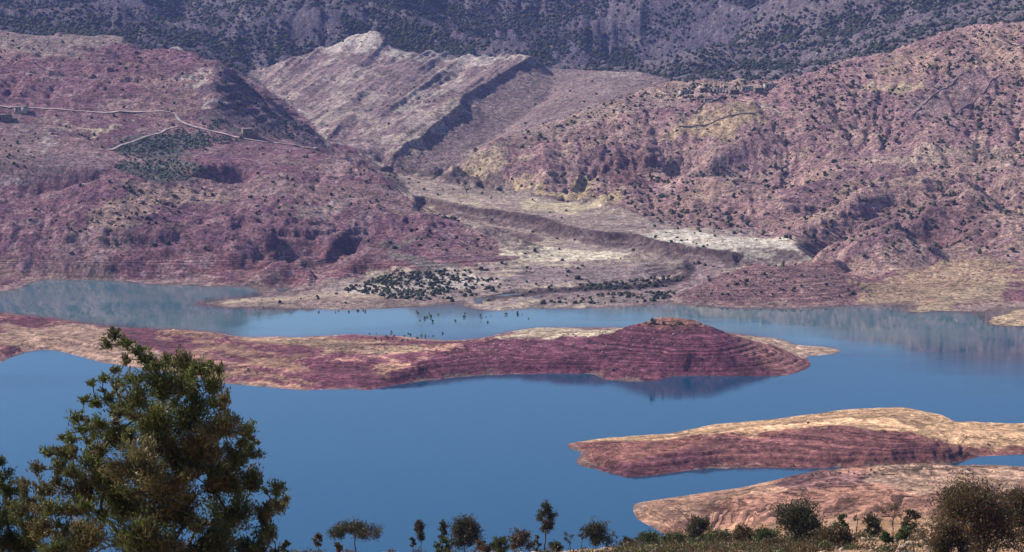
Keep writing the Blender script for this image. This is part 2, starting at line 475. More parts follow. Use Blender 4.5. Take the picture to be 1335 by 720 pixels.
# --- rocky knoll between river mouth and lake
line([(868, 388, 1020), (890, 378, 1035), (920, 363, 1048), (960, 352, 1055), (1010, 345, 1060), (1060, 347, 1058), (1100, 360, 1040), (1130, 379, 1015)], 'D', True, 0.006)
Z((905, 385, 3), (960, 376, 5.5), (1010, 372, 6.5), (1060, 374, 6), (1100, 383, 3))
# --- river plain
Z((498, 222, 8), (530, 232, 8), (570, 240, 8), (620, 250, 7.5), (680, 262, 7.2), (760, 280, 7.2), (850, 300, 7), (950, 312, 6.8), (1050, 326, 6.5))
Z((530, 248, 8), (547, 257, 8), (600, 270, 7.5), (650, 276, 7.5), (700, 284, 7.3), (725, 292, 7.2), (760, 302, 7), (820, 306, 7), (870, 318, 6.8), (950, 330, 6.6), (968, 334, 6.2))
Z((548, 263, 4.2), (605, 282, 3.4), (655, 290, 3.2), (698, 298, 3.2), (728, 306, 3), (765, 316, 2.6), (820, 320, 2.6), (865, 332, 2.4), (935, 343, 2.2), (968, 345, 2.2))
Z((600, 288, 4), (640, 291, 4), (700, 306, 4), (760, 322, 4), (830, 328, 3.8), (876, 338, 3.6), (890, 349, 3.4), (882, 360, 3.2), (850, 367, 3), (760, 373, 3), (690, 377, 3), (632, 386, 2.4))
Z((840, 332, 2.2), (884, 341, 2.0), (899, 350, 1.8), (892, 363, 1.6), (856, 372, 1.0), (760, 377.5, 0.7), (700, 380.5, 0.4))
Z((920, 350, 1.8), (915, 362, 1.8), (890, 378, 1.4), (800, 384, 1.2), (720, 392, 0.9), (840, 390, 1.2))
Z((690, 330, 4), (760, 340, 3.8), (840, 350, 3.5)); Z((560, 362, 2.6), (640, 365, 2.8), (720, 362, 3), (820, 360, 3.2))
Z((430, 380, 1.4), (480, 385, 1.6), (540, 380, 1.8), (600, 378, 2)); Z((300, 395, 0.8), (400, 392, 1.2), (500, 392, 1.3), (560, 390, 1.2))
# --- far mountains
D((-220, 45, 2550), (0, 42, 2550), (100, 40, 2560), (170, 48, 2600), (235, 75, 2450), (300, 86, 2600), (360, 70, 2700), (450, 45, 2780), (520, 48, 2750), (600, 62, 2700), (690, 68, 2650), (740, 84, 2750))
line([(222, 62, 2320), (234, 58, 2330), (246, 72, 2310)], 'D')
S((730, 87, 2560), (780, 84, 2580), (830, 79, 2600), (870, 70, 2640), (900, 57, 2680), (930, 45, 2720), (960, 30, 2780), (1010, 12, 2850), (1060, -5, 2920), (1150, -40, 3000), (1335, -90, 3100), (1560, -120, 3200))
D((890, 104, 2250), (960, 104, 2200), (1060, 92, 2200), (1120, 74, 2230), (1200, 45, 2280), (1335, 15, 2330), (1560, -30, 2400))
S((940, 96, 2330), (985, 80, 2380), (1008, 72, 2400), (1030, 84, 2370), (1045, 96, 2330))
D((1060, 60, 2560), (1120, 40, 2620), (1200, 15, 2680), (1335, -15, 2760), (1560, -45, 2800))
D((960, 62, 2600), (1040, 30, 2760), (1100, 5, 2850))
D((-220, 10, 2950), (0, 12, 2950), (120, 15, 2950), (200, 25, 3000), (240, 20, 3200), (290, 12, 3150), (350, 18, 3020), (450, 10, 3100), (560, 20, 3050), (650, 28, 3000), (760, 50, 2950), (850, 30, 3080), (950, 0, 3250))
D((280, 58, 2820), (330, 34, 2930), (390, 8, 3040))
D((-220, -60, 3350), (200, -45, 3500), (500, -60, 3450), (800, -50, 3500), (1100, -80, 3500), (1560, -120, 3500))
D((-220, -110, 3900), (400, -120, 4000), (900, -120, 4000), (1560, -160, 3900))
D((-220, -130, 4290), (1560, -160, 4290))
# --- slope below the viewpoint
add_pts(*dense(tuple(np.array(a) for a in (np.linspace(-AZ, AZ, 9), np.full(9, 12.5), np.full(9, 146.0)))))
D((-220, 752, 45), (400, 750, 45), (900, 742, 45), (1335, 735, 45), (1560, 730, 45))
brow = [(-220, 750, 728), (400, 748, 723), (690, 742, 716), (760, 740, 713.5), (850, 738, 712), (910, 736, 709), (1000, 734, 706), (1080, 732, 700), (1135, 730, 694), (1200, 728, 694), (1335, 724, 690), (1560, 722, 688)]
for d_ in (58, 66, 74, 82, 90, 98, 106, 114, 122, 130, 138, 144, 150):
    k_ = min(1.0, max(0.0, (d_ - 90) / 60.0))
    D(*[(a_, b_ + (c_ - b_) * k_ if d_ >= 90 else b_ + (90 - d_) * 0.3, d_) for a_, b_, c_ in brow])
D((-220, 760, 170), (1560, 720, 170))
D((-220, 790, 200), (1560, 745, 200)); D((-220, 800, 300), (700, 790, 300), (1560, 745, 300)); D((-220, 790, 420), (780, 785, 420), (1000, 735, 430), (1560, 700, 430))

# --- relaxation on a half-size grid, coarse to fine
r2, c2 = (NR + 1) // 2, (NC + 1) // 2
acc = np.zeros((r2, c2)); wgt = np.zeros((r2, c2))
for az, R, z, wt in CONS:
    r, c = grid_rc(az, R)
    ri = np.round(r / 2).astype(int); ci = np.round(c / 2).astype(int)
    ok = (ri >= 0) & (ri < r2) & (ci >= 0) & (ci < c2)
    np.add.at(acc, (ri[ok], ci[ok]), z[ok] * wt); np.add.at(wgt, (ri[ok], ci[ok]), wt)
levels = [(acc, wgt)]
while min(levels[-1][0].shape) > 8:
    a, g = levels[-1]
    a = np.pad(a, ((0, a.shape[0] % 2), (0, a.shape[1] % 2))); g = np.pad(g, ((0, g.shape[0] % 2), (0, g.shape[1] % 2)))
    levels.append((a[::2, ::2] + a[1::2, ::2] + a[::2, 1::2] + a[1::2, 1::2], g[::2, ::2] + g[1::2, ::2] + g[::2, 1::2] + g[1::2, 1::2]))

def upsample(a, shape):
    ri = np.linspace(0, a.shape[0] - 1, shape[0]); ci = np.linspace(0, a.shape[1] - 1, shape[1])
    r0 = np.clip(ri.astype(int), 0, a.shape[0] - 2); c0 = np.clip(ci.astype(int), 0, a.shape[1] - 2)
    fr = (ri - r0)[:, None]; fc = (ci - c0)[None, :]
    return (a[r0][:, c0] * (1 - fr) + a[r0 + 1][:, c0] * fr) * (1 - fc) + (a[r0][:, c0 + 1] * (1 - fr) + a[r0 + 1][:, c0 + 1] * fr) * fc

def avg4(z):
    p = np.pad(z, 1, mode='edge')
    return 0.25 * (p[:-2, 1:-1] + p[2:, 1:-1] + p[1:-1, :-2] + p[1:-1, 2:])

def blur(z, n=1):
    for _ in range(n):
        p = np.pad(z, 1, mode='edge')
        z = 0.25 * p[:-2, 1:-1] + 0.5 * p[1:-1, 1:-1] + 0.25 * p[2:, 1:-1]
        p = np.pad(z, 1, mode='edge')
        z = 0.25 * p[1:-1, :-2] + 0.5 * p[1:-1, 1:-1] + 0.25 * p[1:-1, 2:]
    return z

zz = None
for a, g in reversed(levels):
    m = g > 0
    v = np.where(m, a / np.maximum(g, 1e-9), 0)
    zz = np.full(a.shape, v[m].mean()) if zz is None else upsample(zz, a.shape)
    for it in range(160):
        zz = avg4(zz)
        zz[m] = v[m]
    zz = np.where(m, v, zz)
zz = blur(zz, 2)
ZG = upsample(zz, (NR, NC))
RR, AA = np.meshgrid(rows, azs, indexing='ij')
XG = RR * np.sin(AA); YG = RR * np.cos(AA)
# the slope underfoot falls evenly to its brow 150 m out
bw = np.array(brow); pxa = 667.5 + FPX * np.tan(AA) * 1.02
yb, yc = np.interp(pxa, bw[:, 0], bw[:, 1]), np.interp(pxa, bw[:, 0], bw[:, 2])
yt = np.where(RR < 90, yb + (90 - RR) * 1.2, yb + (yc - yb) * np.clip((RR - 90) / 60, 0, 1))
zf = H + RR * ray(pxa, yt)[1]
kf = smooth(170, 150, RR)
ZG = ZG * (1 - kf) + zf * kf
RO = noted(RR)

# --- the scarp below the slab's edge
eR = [1600, 1645, 1730, 1825, 1905, 2000, 2150, 2245, 2290]
e_px = np.interp(RO, eR, [490, 505, 530, 560, 590, 604, 650, 694, 712]) + 16 * (fbm(XG, YG, 34, 5, 131, 0.62) - 0.5)
e_dr = np.interp(RO, eR, [0, 2.5, 4.5, 6, 6.5, 6, 5, 5.5, 0])
dpx = project(XG, YG, ZG)[0] - e_px
cut = e_dr * (0.75 + 0.25 * smooth(6, 14, dpx)) * smooth(0, 4.5, dpx) * (1 - smooth(25, 110, dpx)) * ((RO > 1600) & (RO < 2290))
ZG = ZG - cut
# --- natural relief
PX0, PY0 = project(XG, YG, ZG)
fp = np.array([(498, 222, 232), (540, 230, 262), (620, 244, 290), (720, 257, 318), (800, 277, 335), (870, 292, 342), (950, 302, 344), (1060, 320, 340)], float)
flat = smooth(-3, 2, PY0 - np.interp(PX0, fp[:, 0], fp[:, 1])) * smooth(3, -2, PY0 - np.interp(PX0, fp[:, 0], fp[:, 2])) * (PX0 > 492) * (PX0 < 1062) * (RO < 1720) * (RO > 1050)
flat = np.maximum(flat, smooth(318, 326, PY0) * (PX0 > 690) * (PX0 < 930) * (RO < 1250))
far = smooth(2540, 2850, RO)
hill = smooth(5, 22, ZG) * (RO > 950) * (1 - 0.85 * flat)
low = smooth(0.6, 4, ZG)
PX0, PY0 = project(XG, YG, ZG)
slab = smooth(1650, 1800, RO) * smooth(2560, 2500, RO) * smooth(330, 380, PX0) * smooth(900, 800, PX0)
calm = 1 - 0.88 * smooth(1370, 1420, RO) * smooth(1680, 1600, RO) * smooth(450, 380, PX0)
rid = fbm(XG, YG, 105, 6, 3, 0.52, True) - 0.62
rid2 = fbm(XG + 30 * rid, YG, 32, 5, 11, 0.55, True) - 0.62
fine = fbm(XG, YG, 11, 4, 23, 0.68, True) - 0.62
mnt = fbm(XG + 0.5 * YG, YG * 0.8, 300, 7, 31, 0.40, True) - 0.62
ZG = ZG + hill * (1 - 0.75 * slab) * (1 - far) * (12 * rid + 6 * rid2) * calm + far * (95 * mnt + 6 * rid2) + fine * (0.3 + 1.9 * hill * calm * (1 - 0.5 * slab) + 3.0 * far) * (0.2 + low)
pen = low * (RO < 950) * (RO > 480)
ZG = ZG + pen * (1.2 * rid2 + 0.9 * fine)
strike = fbm(XG * 0.978 - YG * 0.207, (YG * 0.978 + XG * 0.207) * 0.12, 22, 4, 191, 0.55, True) - 0.62
ZG = ZG + slab * 9 * strike * smooth(-2, -14, dpx)
fg = smooth(480, 300, RO) * smooth(40, 90, RO)
ZG = ZG + fg * 1.2 * (fbm(XG, YG, 12, 5, 51, 0.55) - 0.5) * smooth(1, 5, ZG)
# gullies: follow the water down the slopes and cut where it gathers
zc = (blur(ZG, 2) + 7.0 * (fbm(XG, YG, 40, 4, 201) - 0.5))[::2, ::2]; xc, yc_ = XG[::2, ::2], YG[::2, ::2]
nr_, nc_ = zc.shape; best = np.zeros(zc.shape); rec = np.arange(nr_ * nc_).reshape(nr_, nc_).copy(); idx0 = rec.copy()
zp = np.pad(zc, 1, mode='edge'); xp = np.pad(xc, 1, mode='edge'); yp = np.pad(yc_, 1, mode='edge'); ip = np.pad(idx0, 1, mode='edge')
for dr in (0, 1, 2):
    for dc in (0, 1, 2):
        if dr == 1 and dc == 1: continue
        sl_ = (slice(dr, dr + nr_), slice(dc, dc + nc_))
        dist = np.hypot(xp[sl_] - xc, yp[sl_] - yc_) + 1e-6
        g_ = np.where(dist > 0.01, (zc - zp[sl_]) / dist, 0)
        up_ = g_ > best
        best = np.where(up_, g_, best); rec = np.where(up_, ip[sl_], rec)
flow = (np.gradient(RO * 0 + RR, axis=0)[::2, ::2] * 2 * RR[::2, ::2] * (azs[1] - azs[0]) * 2).ravel().tolist()
rl = rec.ravel().tolist()
for i in np.argsort(-zc.ravel()).tolist():
    if rl[i] != i: flow[rl[i]] += flow[i]
gully = np.clip(np.log2(np.maximum(np.array(flow).reshape(nr_, nc_), 1) / 110.0), 0, 5)
gully = upsample(0.35 * gully + 0.65 * blur(gully, 1), ZG.shape)
ZG = ZG - gully * (0.62 * hill * (0.25 + 0.75 * calm) * (1 - 0.6 * slab) * (1 - far) + 0.95 * far + 0.10 * low * (RO < 950) * (RO > 480))
# ledges of the bedded rock on the hills
zb = ZG + 0.10 * XG + 8 * fbm(XG, YG, 90, 3, 141)
pb_ = zb / 4.2 - np.floor(zb / 4.2)
ZG = ZG + hill * (1 - far) * (1 - slab) * 4.2 * 0.38 * smooth(0.35, 0.6, fbm(XG, YG, 120, 3, 143)) * (smooth(0.5, 1.0, pb_) - pb_)
# river banks: sheer earth faces
_px, _py = project(XG, YG, ZG)
jag = 5 * (fbm(XG, YG, 14, 4, 151, 0.6) - 0.5)
def bank(pts, zb_, depth_px, rr):
    global ZG
    p = np.array(pts, float)
    d = _py + jag - np.interp(_px, p[:, 0], p[:, 1])
    t = smooth(0, 2.2, d) * (1 - smooth(depth_px, depth_px + 12, d)) * smooth(p[0, 0], p[0, 0] + 12, _px) * smooth(p[-1, 0], p[-1, 0] - 12, _px) * (RO > rr[0]) * (RO < rr[1])
    ZG = ZG - zb_ * t
bank([(538, 254), (560, 259), (600, 268), (650, 275), (700, 283), (725, 291), (760, 300), (820, 305), (870, 316), (950, 328), (972, 334)], 3.4, 12, (1050, 1600))
bank([(615, 389), (640, 384), (690, 377), (760, 372.5), (850, 367), (880, 361), (894, 352)], 1.0, 5, (980, 1090))
lj = 0.55 + 0.9 * fbm(XG, YG, 60, 3, 171)
def ledge(pts, drop, wpx, rr):
    global ZG
    p = np.array(pts, float)
    d = _py + 1.0 * jag - np.interp(_px, p[:, 0], p[:, 1])
    t = smooth(0, 6.0, d) * (1 - smooth(wpx, wpx * 2.4, d)) * smooth(p[0, 0], p[0, 0] + 14, _px) * smooth(p[-1, 0], p[-1, 0] - 14, _px) * (RO > rr[0]) * (RO < rr[1])
    ZG = ZG - 0.3 * drop * t * lj
ledge([(280, 310), (320, 301), (350, 303), (372, 299), (395, 301), (420, 308)], 7, 13, (1080, 1260))
ledge([(70, 306), (120, 308), (160, 311), (210, 307), (245, 300)], 3.5, 8, (1090, 1260))
ledge([(100, 354), (180, 335), (230, 323), (305, 316)], 2.5, 9, (1050, 1220))
ledge([(742, 244), (775, 219), (800, 206), (832, 202), (866, 207), (892, 224)], 12, 27, (1440, 1610))
ledge([(862, 249), (890, 242), (930, 247)], 5, 8, (1380, 1520))
ledge([(930, 274), (965, 264), (998, 272)], 5, 8, (1300, 1450))
ledge([(1005, 276), (1025, 267), (1050, 264)], 4, 8, (1300, 1450))
ledge([(1120, 268), (1160, 254), (1205, 262)], 5, 14, (1200, 1400))
ledge([(430, 206), (470, 214), (500, 236), (540, 268)], 3, 10, (1280, 1480))
ledge([(0, 96), (60, 92), (130, 86), (200, 78), (260, 80)], 4, 9, (1700, 1960))
ledge([(0, 118), (90, 112), (170, 100), (240, 96)], 4, 9, (1640, 1800))
ledge([(826, 424), (850, 423), (900, 424), (938, 428)], 1.6, 6, (780, 870))
ledge([(760, 607), (830, 592), (900, 584), (940, 590)], 1.6, 13, (590, 730))
# terraces left by the falling lake
shore_t = smooth(0.3, 1.0, ZG) * smooth(16, 9, ZG) * smooth(1250, 1100, RO) * (RO > 500)
zt = ZG + 0.5 * (vnoise(XG / 30, YG / 30, 77) - 0.5)
step = 1.3
ph = zt / step - np.floor(zt / step)
ZG = ZG + shore_t * step * 0.75 * (smooth(0.55, 1.0, ph) - ph)
PX, PY = project(XG, YG, ZG)
YPL = project(XG, YG, np.zeros_like(ZG))[1]

def ground(az, R):
    r, c = grid_rc(np.asarray(az, float), np.asarray(R, float))
    r = np.clip(r, 0, NR - 1.001); c = np.clip(c, 0, NC - 1.001)
    r0 = r.astype(int); c0 = c.astype(int); fr = r - r0; fc = c - c0
    return (ZG[r0, c0] * (1 - fc) + ZG[r0, c0 + 1] * fc) * (1 - fr) + (ZG[r0 + 1, c0] * (1 - fc) + ZG[r0 + 1, c0 + 1] * fc) * fr

def at(px, R):
    az = float(ray(px, 360)[0])
    for _ in range(3):
        z = float(ground(az, R))
        p = project(R * math.sin(az), R * math.cos(az), z)[0]
        az += (px - p) / FPX
    return Vector((R * math.sin(az), R * math.cos(az), float(ground(az, R))))

def hit(px, py, rmin=500):
    """first point of the ground along a line of sight"""
    az, te = ray(px, py)
    m = rows >= nearer(rmin)
    rr = rows[m]
    g = ground(np.full(rr.shape, float(az)), rr)
    los = H + rr * float(te)
    k = np.argmax(g >= los)
    R = rr[k]
    return Vector((R * math.sin(az), R * math.cos(az), float(g[k])))

elev = (ZG - H) / RR
VIS = elev >= np.maximum.accumulate(elev, axis=0) - 0.0012

# ------------------------------------------------------------------ ground colours (soil and plant cover, with shade put in on one left flank)
warpx = 26 * (fbm(XG, YG, 45, 5, 61, 0.6) - 0.5) * np.clip(1500 / RR, 0.5, 1.6)
warpy = 15 * (fbm(XG, YG, 45, 5, 67, 0.6) - 0.5) * np.clip(1500 / RR, 0.5, 1.6)

def poly_mask(P, pts, wx=1.0):
    x = PX + warpx * wx; y = PY + warpy * wx
    pts = np.array(pts, float)
    m = np.zeros(x.shape, bool)
    bb = (x >= pts[:, 0].min()) & (x <= pts[:, 0].max()) & (y >= pts[:, 1].min()) & (y <= pts[:, 1].max())
    if P is not None: bb &= P
    xs, ys = x[bb], y[bb]
    ins = np.zeros(xs.shape, bool)
    for i in range(len(pts)):
        x0, y0 = pts[i - 1]; x1, y1 = pts[i]
        if y0 == y1: continue
        cnd = ((y0 > ys) != (y1 > ys)) & (xs < (x1 - x0) * (ys - y0) / (y1 - y0) + x0)
        ins ^= cnd
    m[bb] = ins
    return m

def ln(pts, x=None):
    p = np.array(pts, float)
    return np.interp(PX if x is None else x, p[:, 0], p[:, 1])

L1 = ln([(-200, 378), (0, 388), (100, 398), (300, 415), (620, 418), (850, 408), (960, 420), (1120, 440), (1335, 450)])
L2 = ln([(-200, 590), (0, 540), (600, 540), (1100, 505), (1335, 520)])
L3 = ln([(700, 640), (820, 640), (880, 630), (960, 622), (1033, 614.5), (1157, 608.8), (1257, 604.5), (1335, 600), (1560, 594)])
L4 = ln([(-200, 2230), (320, 2350), (335, 2540), (500, 2545), (690, 2420), (720, 2430), (885, 2130), (1000, 1960), (1335, 2020), (1560, 2080)])
L5 = ln([(300, 2600), (320, 2350), (345, 2250), (400, 1960), (425, 1810), (490, 1600), (570, 1640), (600, 1660), (700, 1740), (830, 1830), (890, 1960), (900, 3000)])
FORE, LOWER, UPPER, PENIN, NORTH = 0, 1, 2, 3, 4
ESC, MTN, MTN2, PLAIN, RIGHT = 5, 6, 7, 8, 9
REG = np.full(ZG.shape, NORTH)
REG[YPL > L1] = PENIN
REG[YPL > L2] = UPPER
REG[(YPL > L3) & (PX > 700)] = LOWER
north = REG == NORTH
REG[north & (PX > ln([(200, 560), (330, 690), (400, 900)], YPL)) ] = RIGHT
right_b = north & (((RO < 1640) & (PX > 690)) | ((RO >= 1250) & (PX > 575)))
REG[north] = NORTH
REG[right_b] = RIGHT
REG[north & (RO > L5) & (PX > 318) & (PX < 900)] = ESC
REG[north & (RO > L4)] = MTN
REG[north & (RO > L4) & (PX > 715) & (RO < ln([(715, 2560), (780, 2590), (870, 2650), (960, 2790), (1060, 2930), (1150, 3010), (1560, 3200)]) + 25)] = MTN2
plain_poly = [(490, 216), (577, 224), (640, 243), (720, 256), (760, 264), (860, 290), (950, 301), (1062, 320), (1062, 338), (1000, 342), (960, 350), (915, 366), (870, 392), (694, 406), (540, 404), (250, 402), (250, 394), (400, 382), (436, 366), (520, 354), (600, 352), (690, 336), (640, 297), (600, 291), (545, 266), (510, 242)]
REG[poly_mask(north & (RO < 1720), plain_poly, 0.25) & (ZG < 34)] = PLAIN
REG[RO < 470] = FORE

slope = np.hypot(np.gradient(ZG, axis=0) / np.gradient(RR, axis=0), np.gradient(ZG, axis=1) / (RR * (azs[1] - azs[0])))
n1 = fbm(XG, YG, 60, 5, 81, 0.55); n2 = fbm(XG, YG, 14, 5, 83, 0.6); n3 = fbm(XG, YG, 5, 3, 85, 0.6)
CG = np.zeros(ZG.shape + (3,)); PG = np.zeros(ZG.shape + (3,))
def base(m, c, strata=0.0, speck=0.5):
    CG[m] = c; PG[m, 0] = strata; PG[m, 1] = speck
def blend(mask, c, k=1.0):
    f = np.clip(mask.astype(float) * k, 0, 1)[..., None]
    CG[:] = CG * (1 - f) + np.array(c) * f
PURPLE = (0.235, 0.118, 0.145); MAUVE = (0.36, 0.212, 0.215); TAN = (0.56, 0.40, 0.29); CREAM = (0.78, 0.63, 0.43); RED = (0.26, 0.11, 0.105)
base(REG == FORE, (0.40, 0.225, 0.12), 0, 0.6)
base(REG == LOWER, (0.40, 0.20, 0.135), 1.2, 0.15)
base(REG == UPPER, (0.34, 0.145, 0.115), 0.9, 0.2)
base(REG == PENIN, (0.235, 0.082, 0.110), 0.9, 0.3)
base(REG == NORTH, PURPLE, 0.2, 0.7)
base(REG == RIGHT, MAUVE, 0.15, 0.8)
base(REG == ESC, (0.29, 0.20, 0.205), 0, 0.6)
base(REG == MTN, (0.095, 0.078, 0.11), 0.2, 0.9)
base(REG == MTN2, (0.165, 0.13, 0.145), 0.2, 0.9)
base(REG == PLAIN, (0.44, 0.33, 0.29), 0.1, 0.3)
blend((REG == PLAIN) * smooth(0.47, 0.55, 0.5 * n1 + 0.5 * n2), CREAM, 0.8)
def zone(reg, pts, c, k=1.0, wx=1.0, rlim=None):
    P = None
    if reg is not None:
        P = np.isin(REG, reg)
    if rlim: P = (RO >= rlim[0]) & (RO <= rlim[1]) & (True if P is None else P)
    m = poly_mask(P, pts, wx)
    blend(blur(m.astype(float), 1), c, k)
    return m
# north-left: lower slopes redder and level-lined near the lake
lowN = np.isin(REG, (NORTH, RIGHT)) * smooth(13, 6, ZG)
blend(lowN, (0.26, 0.115, 0.125), 0.8); PG[..., 0] += 0.5 * lowN
blend(np.isin(REG, (NORTH,)) * smooth(0.5, 0.62, n1), (0.36, 0.235, 0.21), 0.6)
blend(np.isin(REG, (NORTH,)) * smooth(0.58, 0.7, n2), (0.44, 0.31, 0.32), 0.5)
blend(np.isin(REG, (NORTH,)) * smooth(0.42, 0.3, n2), (0.12, 0.06, 0.11), 0.6)
blend(np.isin(REG, (RIGHT,)) * smooth(0.52, 0.68, n2), (0.52, 0.37, 0.29), 0.55)
blend(np.isin(REG, (RIGHT,)) * smooth(0.54, 0.66, n1), (0.50, 0.34, 0.24), 0.5)
blend(np.isin(REG, (RIGHT,)) * smooth(0.42, 0.3, n2), (0.19, 0.10, 0.14), 0.5)
blend(np.isin(REG, (NORTH, RIGHT)) * smooth(0.7, 0.2, ZG), (0.42, 0.31, 0.28), 0.7)
zone([NORTH], [(150, 245), (175, 232), (300, 249), (318, 256), (240, 262), (200, 268), (150, 300), (90, 300)], (0.40, 0.27, 0.22), 0.8)
zone([NORTH], [(0, 150), (60, 160), (90, 200), (150, 230), (60, 240), (0, 220)], (0.30, 0.22, 0.22), 0.5)
zone([NORTH], [(100, 170), (140, 165), (150, 178), (110, 182)], (0.52, 0.40, 0.30))
zone([NORTH], [(0, 38), (150, 40), (180, 58), (100, 64), (0, 70)], (0.33, 0.26, 0.24), 0.7)
zone([NORTH], [(238, 110), (265, 92), (271, 108), (245, 118)], (0.55, 0.45, 0.40)); zone([NORTH], [(268, 128), (279, 124), (279, 150), (270, 140)], (0.5, 0.42, 0.38))
zone([NORTH], [(360, 268), (430, 255), (440, 272), (390, 280)], (0.40, 0.30, 0.27), .7)
zone([NORTH], [(66, 200), (76, 165), (81, 168), (74, 208)], (0.5, 0.42, 0.38), .8, .5); zone([NORTH], [(5, 225), (50, 228), (70, 232), (20, 236)], (0.48, 0.42, 0.42), .8)
zone([NORTH], [(143, 198), (180, 185), (235, 167), (262, 172), (312, 184), (250, 196), (185, 208), (160, 204)], (0.11, 0.12, 0.105), .85, .15)
zone([NORTH], [(140, 217), (165, 209), (225, 208), (278, 220), (235, 238), (190, 234)], (0.12, 0.125, 0.11), .8, .15)
zone([NORTH], [(262, 160), (290, 154), (305, 168), (270, 170)], (0.12, 0.125, 0.11), .8, .15)
zone([NORTH], [(284, 86), (300, 92), (330, 114), (370, 145), (425, 189), (380, 188), (330, 176), (304, 162), (282, 142), (279, 118)], (0.165, 0.115, 0.15), .8, .3)  # right-facing flank: scrub tone, with the flank's shade put into the colour too
# white stream bed
zone([NORTH, ESC], [(388, 140), (404, 145), (412, 158), (420, 168), (432, 180), (428, 190), (420, 182), (408, 160)], (0.60, 0.52, 0.46), .9, .4)
# slab: pale beds along the strike
band = fbm(XG * 0.978 - YG * 0.207, (YG * 0.978 + XG * 0.207) * 0.09, 11, 4, 91, 0.6)
E = (REG == ESC)
blend(E * smooth(0.53, 0.60, band), (0.54, 0.43, 0.38), 0.75)
blend(E * smooth(0.42, 0.3, n2), (0.22, 0.16, 0.17), 0.6)
zone([ESC], [(380, 74), (440, 52), (470, 40), (494, 35), (510, 60), (470, 66), (440, 68)], (0.66, 0.58, 0.52), .65)
zone([ESC], [(510, 64), (604, 68), (694, 70), (690, 78), (600, 80), (520, 74)], (0.64, 0.56, 0.50), .75, .6)
zone([ESC], [(600, 78), (615, 80), (540, 150), (520, 150)], (0.62, 0.53, 0.46), .6)
zone([ESC], [(604, 122), (610, 128), (500, 222), (485, 216)], (0.58, 0.48, 0.36), .6)
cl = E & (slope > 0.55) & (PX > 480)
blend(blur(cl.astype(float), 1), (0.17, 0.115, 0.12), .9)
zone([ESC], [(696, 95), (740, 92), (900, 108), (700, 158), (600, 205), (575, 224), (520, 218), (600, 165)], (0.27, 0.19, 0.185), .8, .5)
# right hillside: yellow earth, fields, cliff
zone([RIGHT], [(577, 228), (590, 205), (640, 190), (680, 205), (640, 230), (620, 236)], (0.55, 0.44, 0.28), .6)
zone([RIGHT], [(640, 246), (700, 238), (760, 240), (800, 262), (780, 272), (720, 260)], (0.62, 0.47, 0.26), .85)
zone([RIGHT], [(880, 170), (905, 143), (985, 135), (1000, 140), (980, 158), (940, 178), (890, 184)], (0.58, 0.42, 0.25), .75, .3)
zone([RIGHT], [(1130, 112), (1180, 105), (1195, 118), (1140, 122)], (0.56, 0.44, 0.27), .8, .4)
zone([RIGHT], [(1180, 130), (1250, 98), (1300, 102), (1250, 150), (1190, 152)], (0.28, 0.19, 0.20), .7, .2)
zone([RIGHT], [(580, 222), (600, 203), (700, 160), (880, 112), (1010, 108), (1010, 118), (880, 135), (700, 180), (620, 205)], (0.46, 0.35, 0.29), .5)
zone([RIGHT], [(1130, 205), (1220, 195), (1335, 190), (1335, 205), (1200, 215)], (0.52, 0.40, 0.30), .5)
zone([RIGHT], [(775, 236), (790, 212), (830, 205), (865, 212), (860, 238), (820, 243)], (0.17, 0.085, 0.09), .8)
zone([RIGHT], [(790, 268), (860, 255), (1040, 285), (1050, 312), (940, 300), (860, 290)], (0.36, 0.22, 0.20), .7)
zone([RIGHT], [(1130, 300), (1200, 275), (1260, 255), (1300, 270), (1335, 300), (1250, 325), (1190, 320)], (0.21, 0.115, 0.125), .7)
m_ = zone([RIGHT], [(1120, 358), (1190, 352), (1230, 340), (1335, 338), (1335, 372), (1250, 380), (1200, 402), (1120, 396)], (0.50, 0.35, 0.22), .75)
PG[m_, 0] *= 0.25
zone([RIGHT], [(1180, 408), (1205, 398), (1250, 378), (1300, 368), (1335, 365), (1335, 374), (1270, 392), (1230, 406)], (0.56, 0.42, 0.27), .7, .4)
zone([RIGHT], [(1280, 424), (1300, 412), (1340, 404), (1400, 404), (1400, 430), (1300, 428)], (0.62, 0.45, 0.28), .9, .2)
zone([RIGHT], [(868, 390), (920, 362), (1010, 344), (1100, 358), (1130, 382), (1100, 398), (900, 398)], (0.25, 0.14, 0.14), .8)
# river plain
blend((REG == PLAIN) * smooth(0.50, 0.60, n1), (0.40, 0.31, 0.28), .6)
blend((REG == PLAIN) * smooth(0.56, 0.66, n2), (0.30, 0.23, 0.22), .6)
zone([PLAIN], [(500, 222), (577, 226), (700, 248), (800, 276), (870, 292), (800, 290), (660, 262), (540, 246)], (0.38, 0.29, 0.25), .75)
zone([PLAIN], [(680, 262), (790, 268), (750, 282), (690, 272)], (0.66, 0.54, 0.36), .9)
zone([PLAIN], [(850, 300), (1062, 320), (1062, 338), (985, 342), (930, 330), (830, 308)], (0.86, 0.75, 0.62), .9)
zone([PLAIN], [(540, 254), (700, 283), (760, 299), (965, 331), (970, 341), (870, 327), (730, 304), (600, 277)], (0.22, 0.15, 0.145), .8, .3)
zone([PLAIN], [(690, 345), (760, 350), (860, 347), (880, 358), (850, 364), (700, 373), (650, 368)], (0.33, 0.245, 0.24), .95, .4)
zone([PLAIN], [(884, 338), (940, 346), (925, 364), (885, 377), (700, 386), (640, 389), (700, 380), (860, 371), (890, 362), (897, 350)], (0.20, 0.135, 0.14), .95, .2)
zone([PLAIN], [(690, 320), (780, 326), (830, 330), (800, 338), (700, 342), (660, 336)], (0.84, 0.71, 0.54), .9, .4)
zone([PLAIN], [(440, 380), (520, 362), (600, 358), (650, 366), (600, 380), (480, 386)], (0.66, 0.57, 0.50), .6, .6)
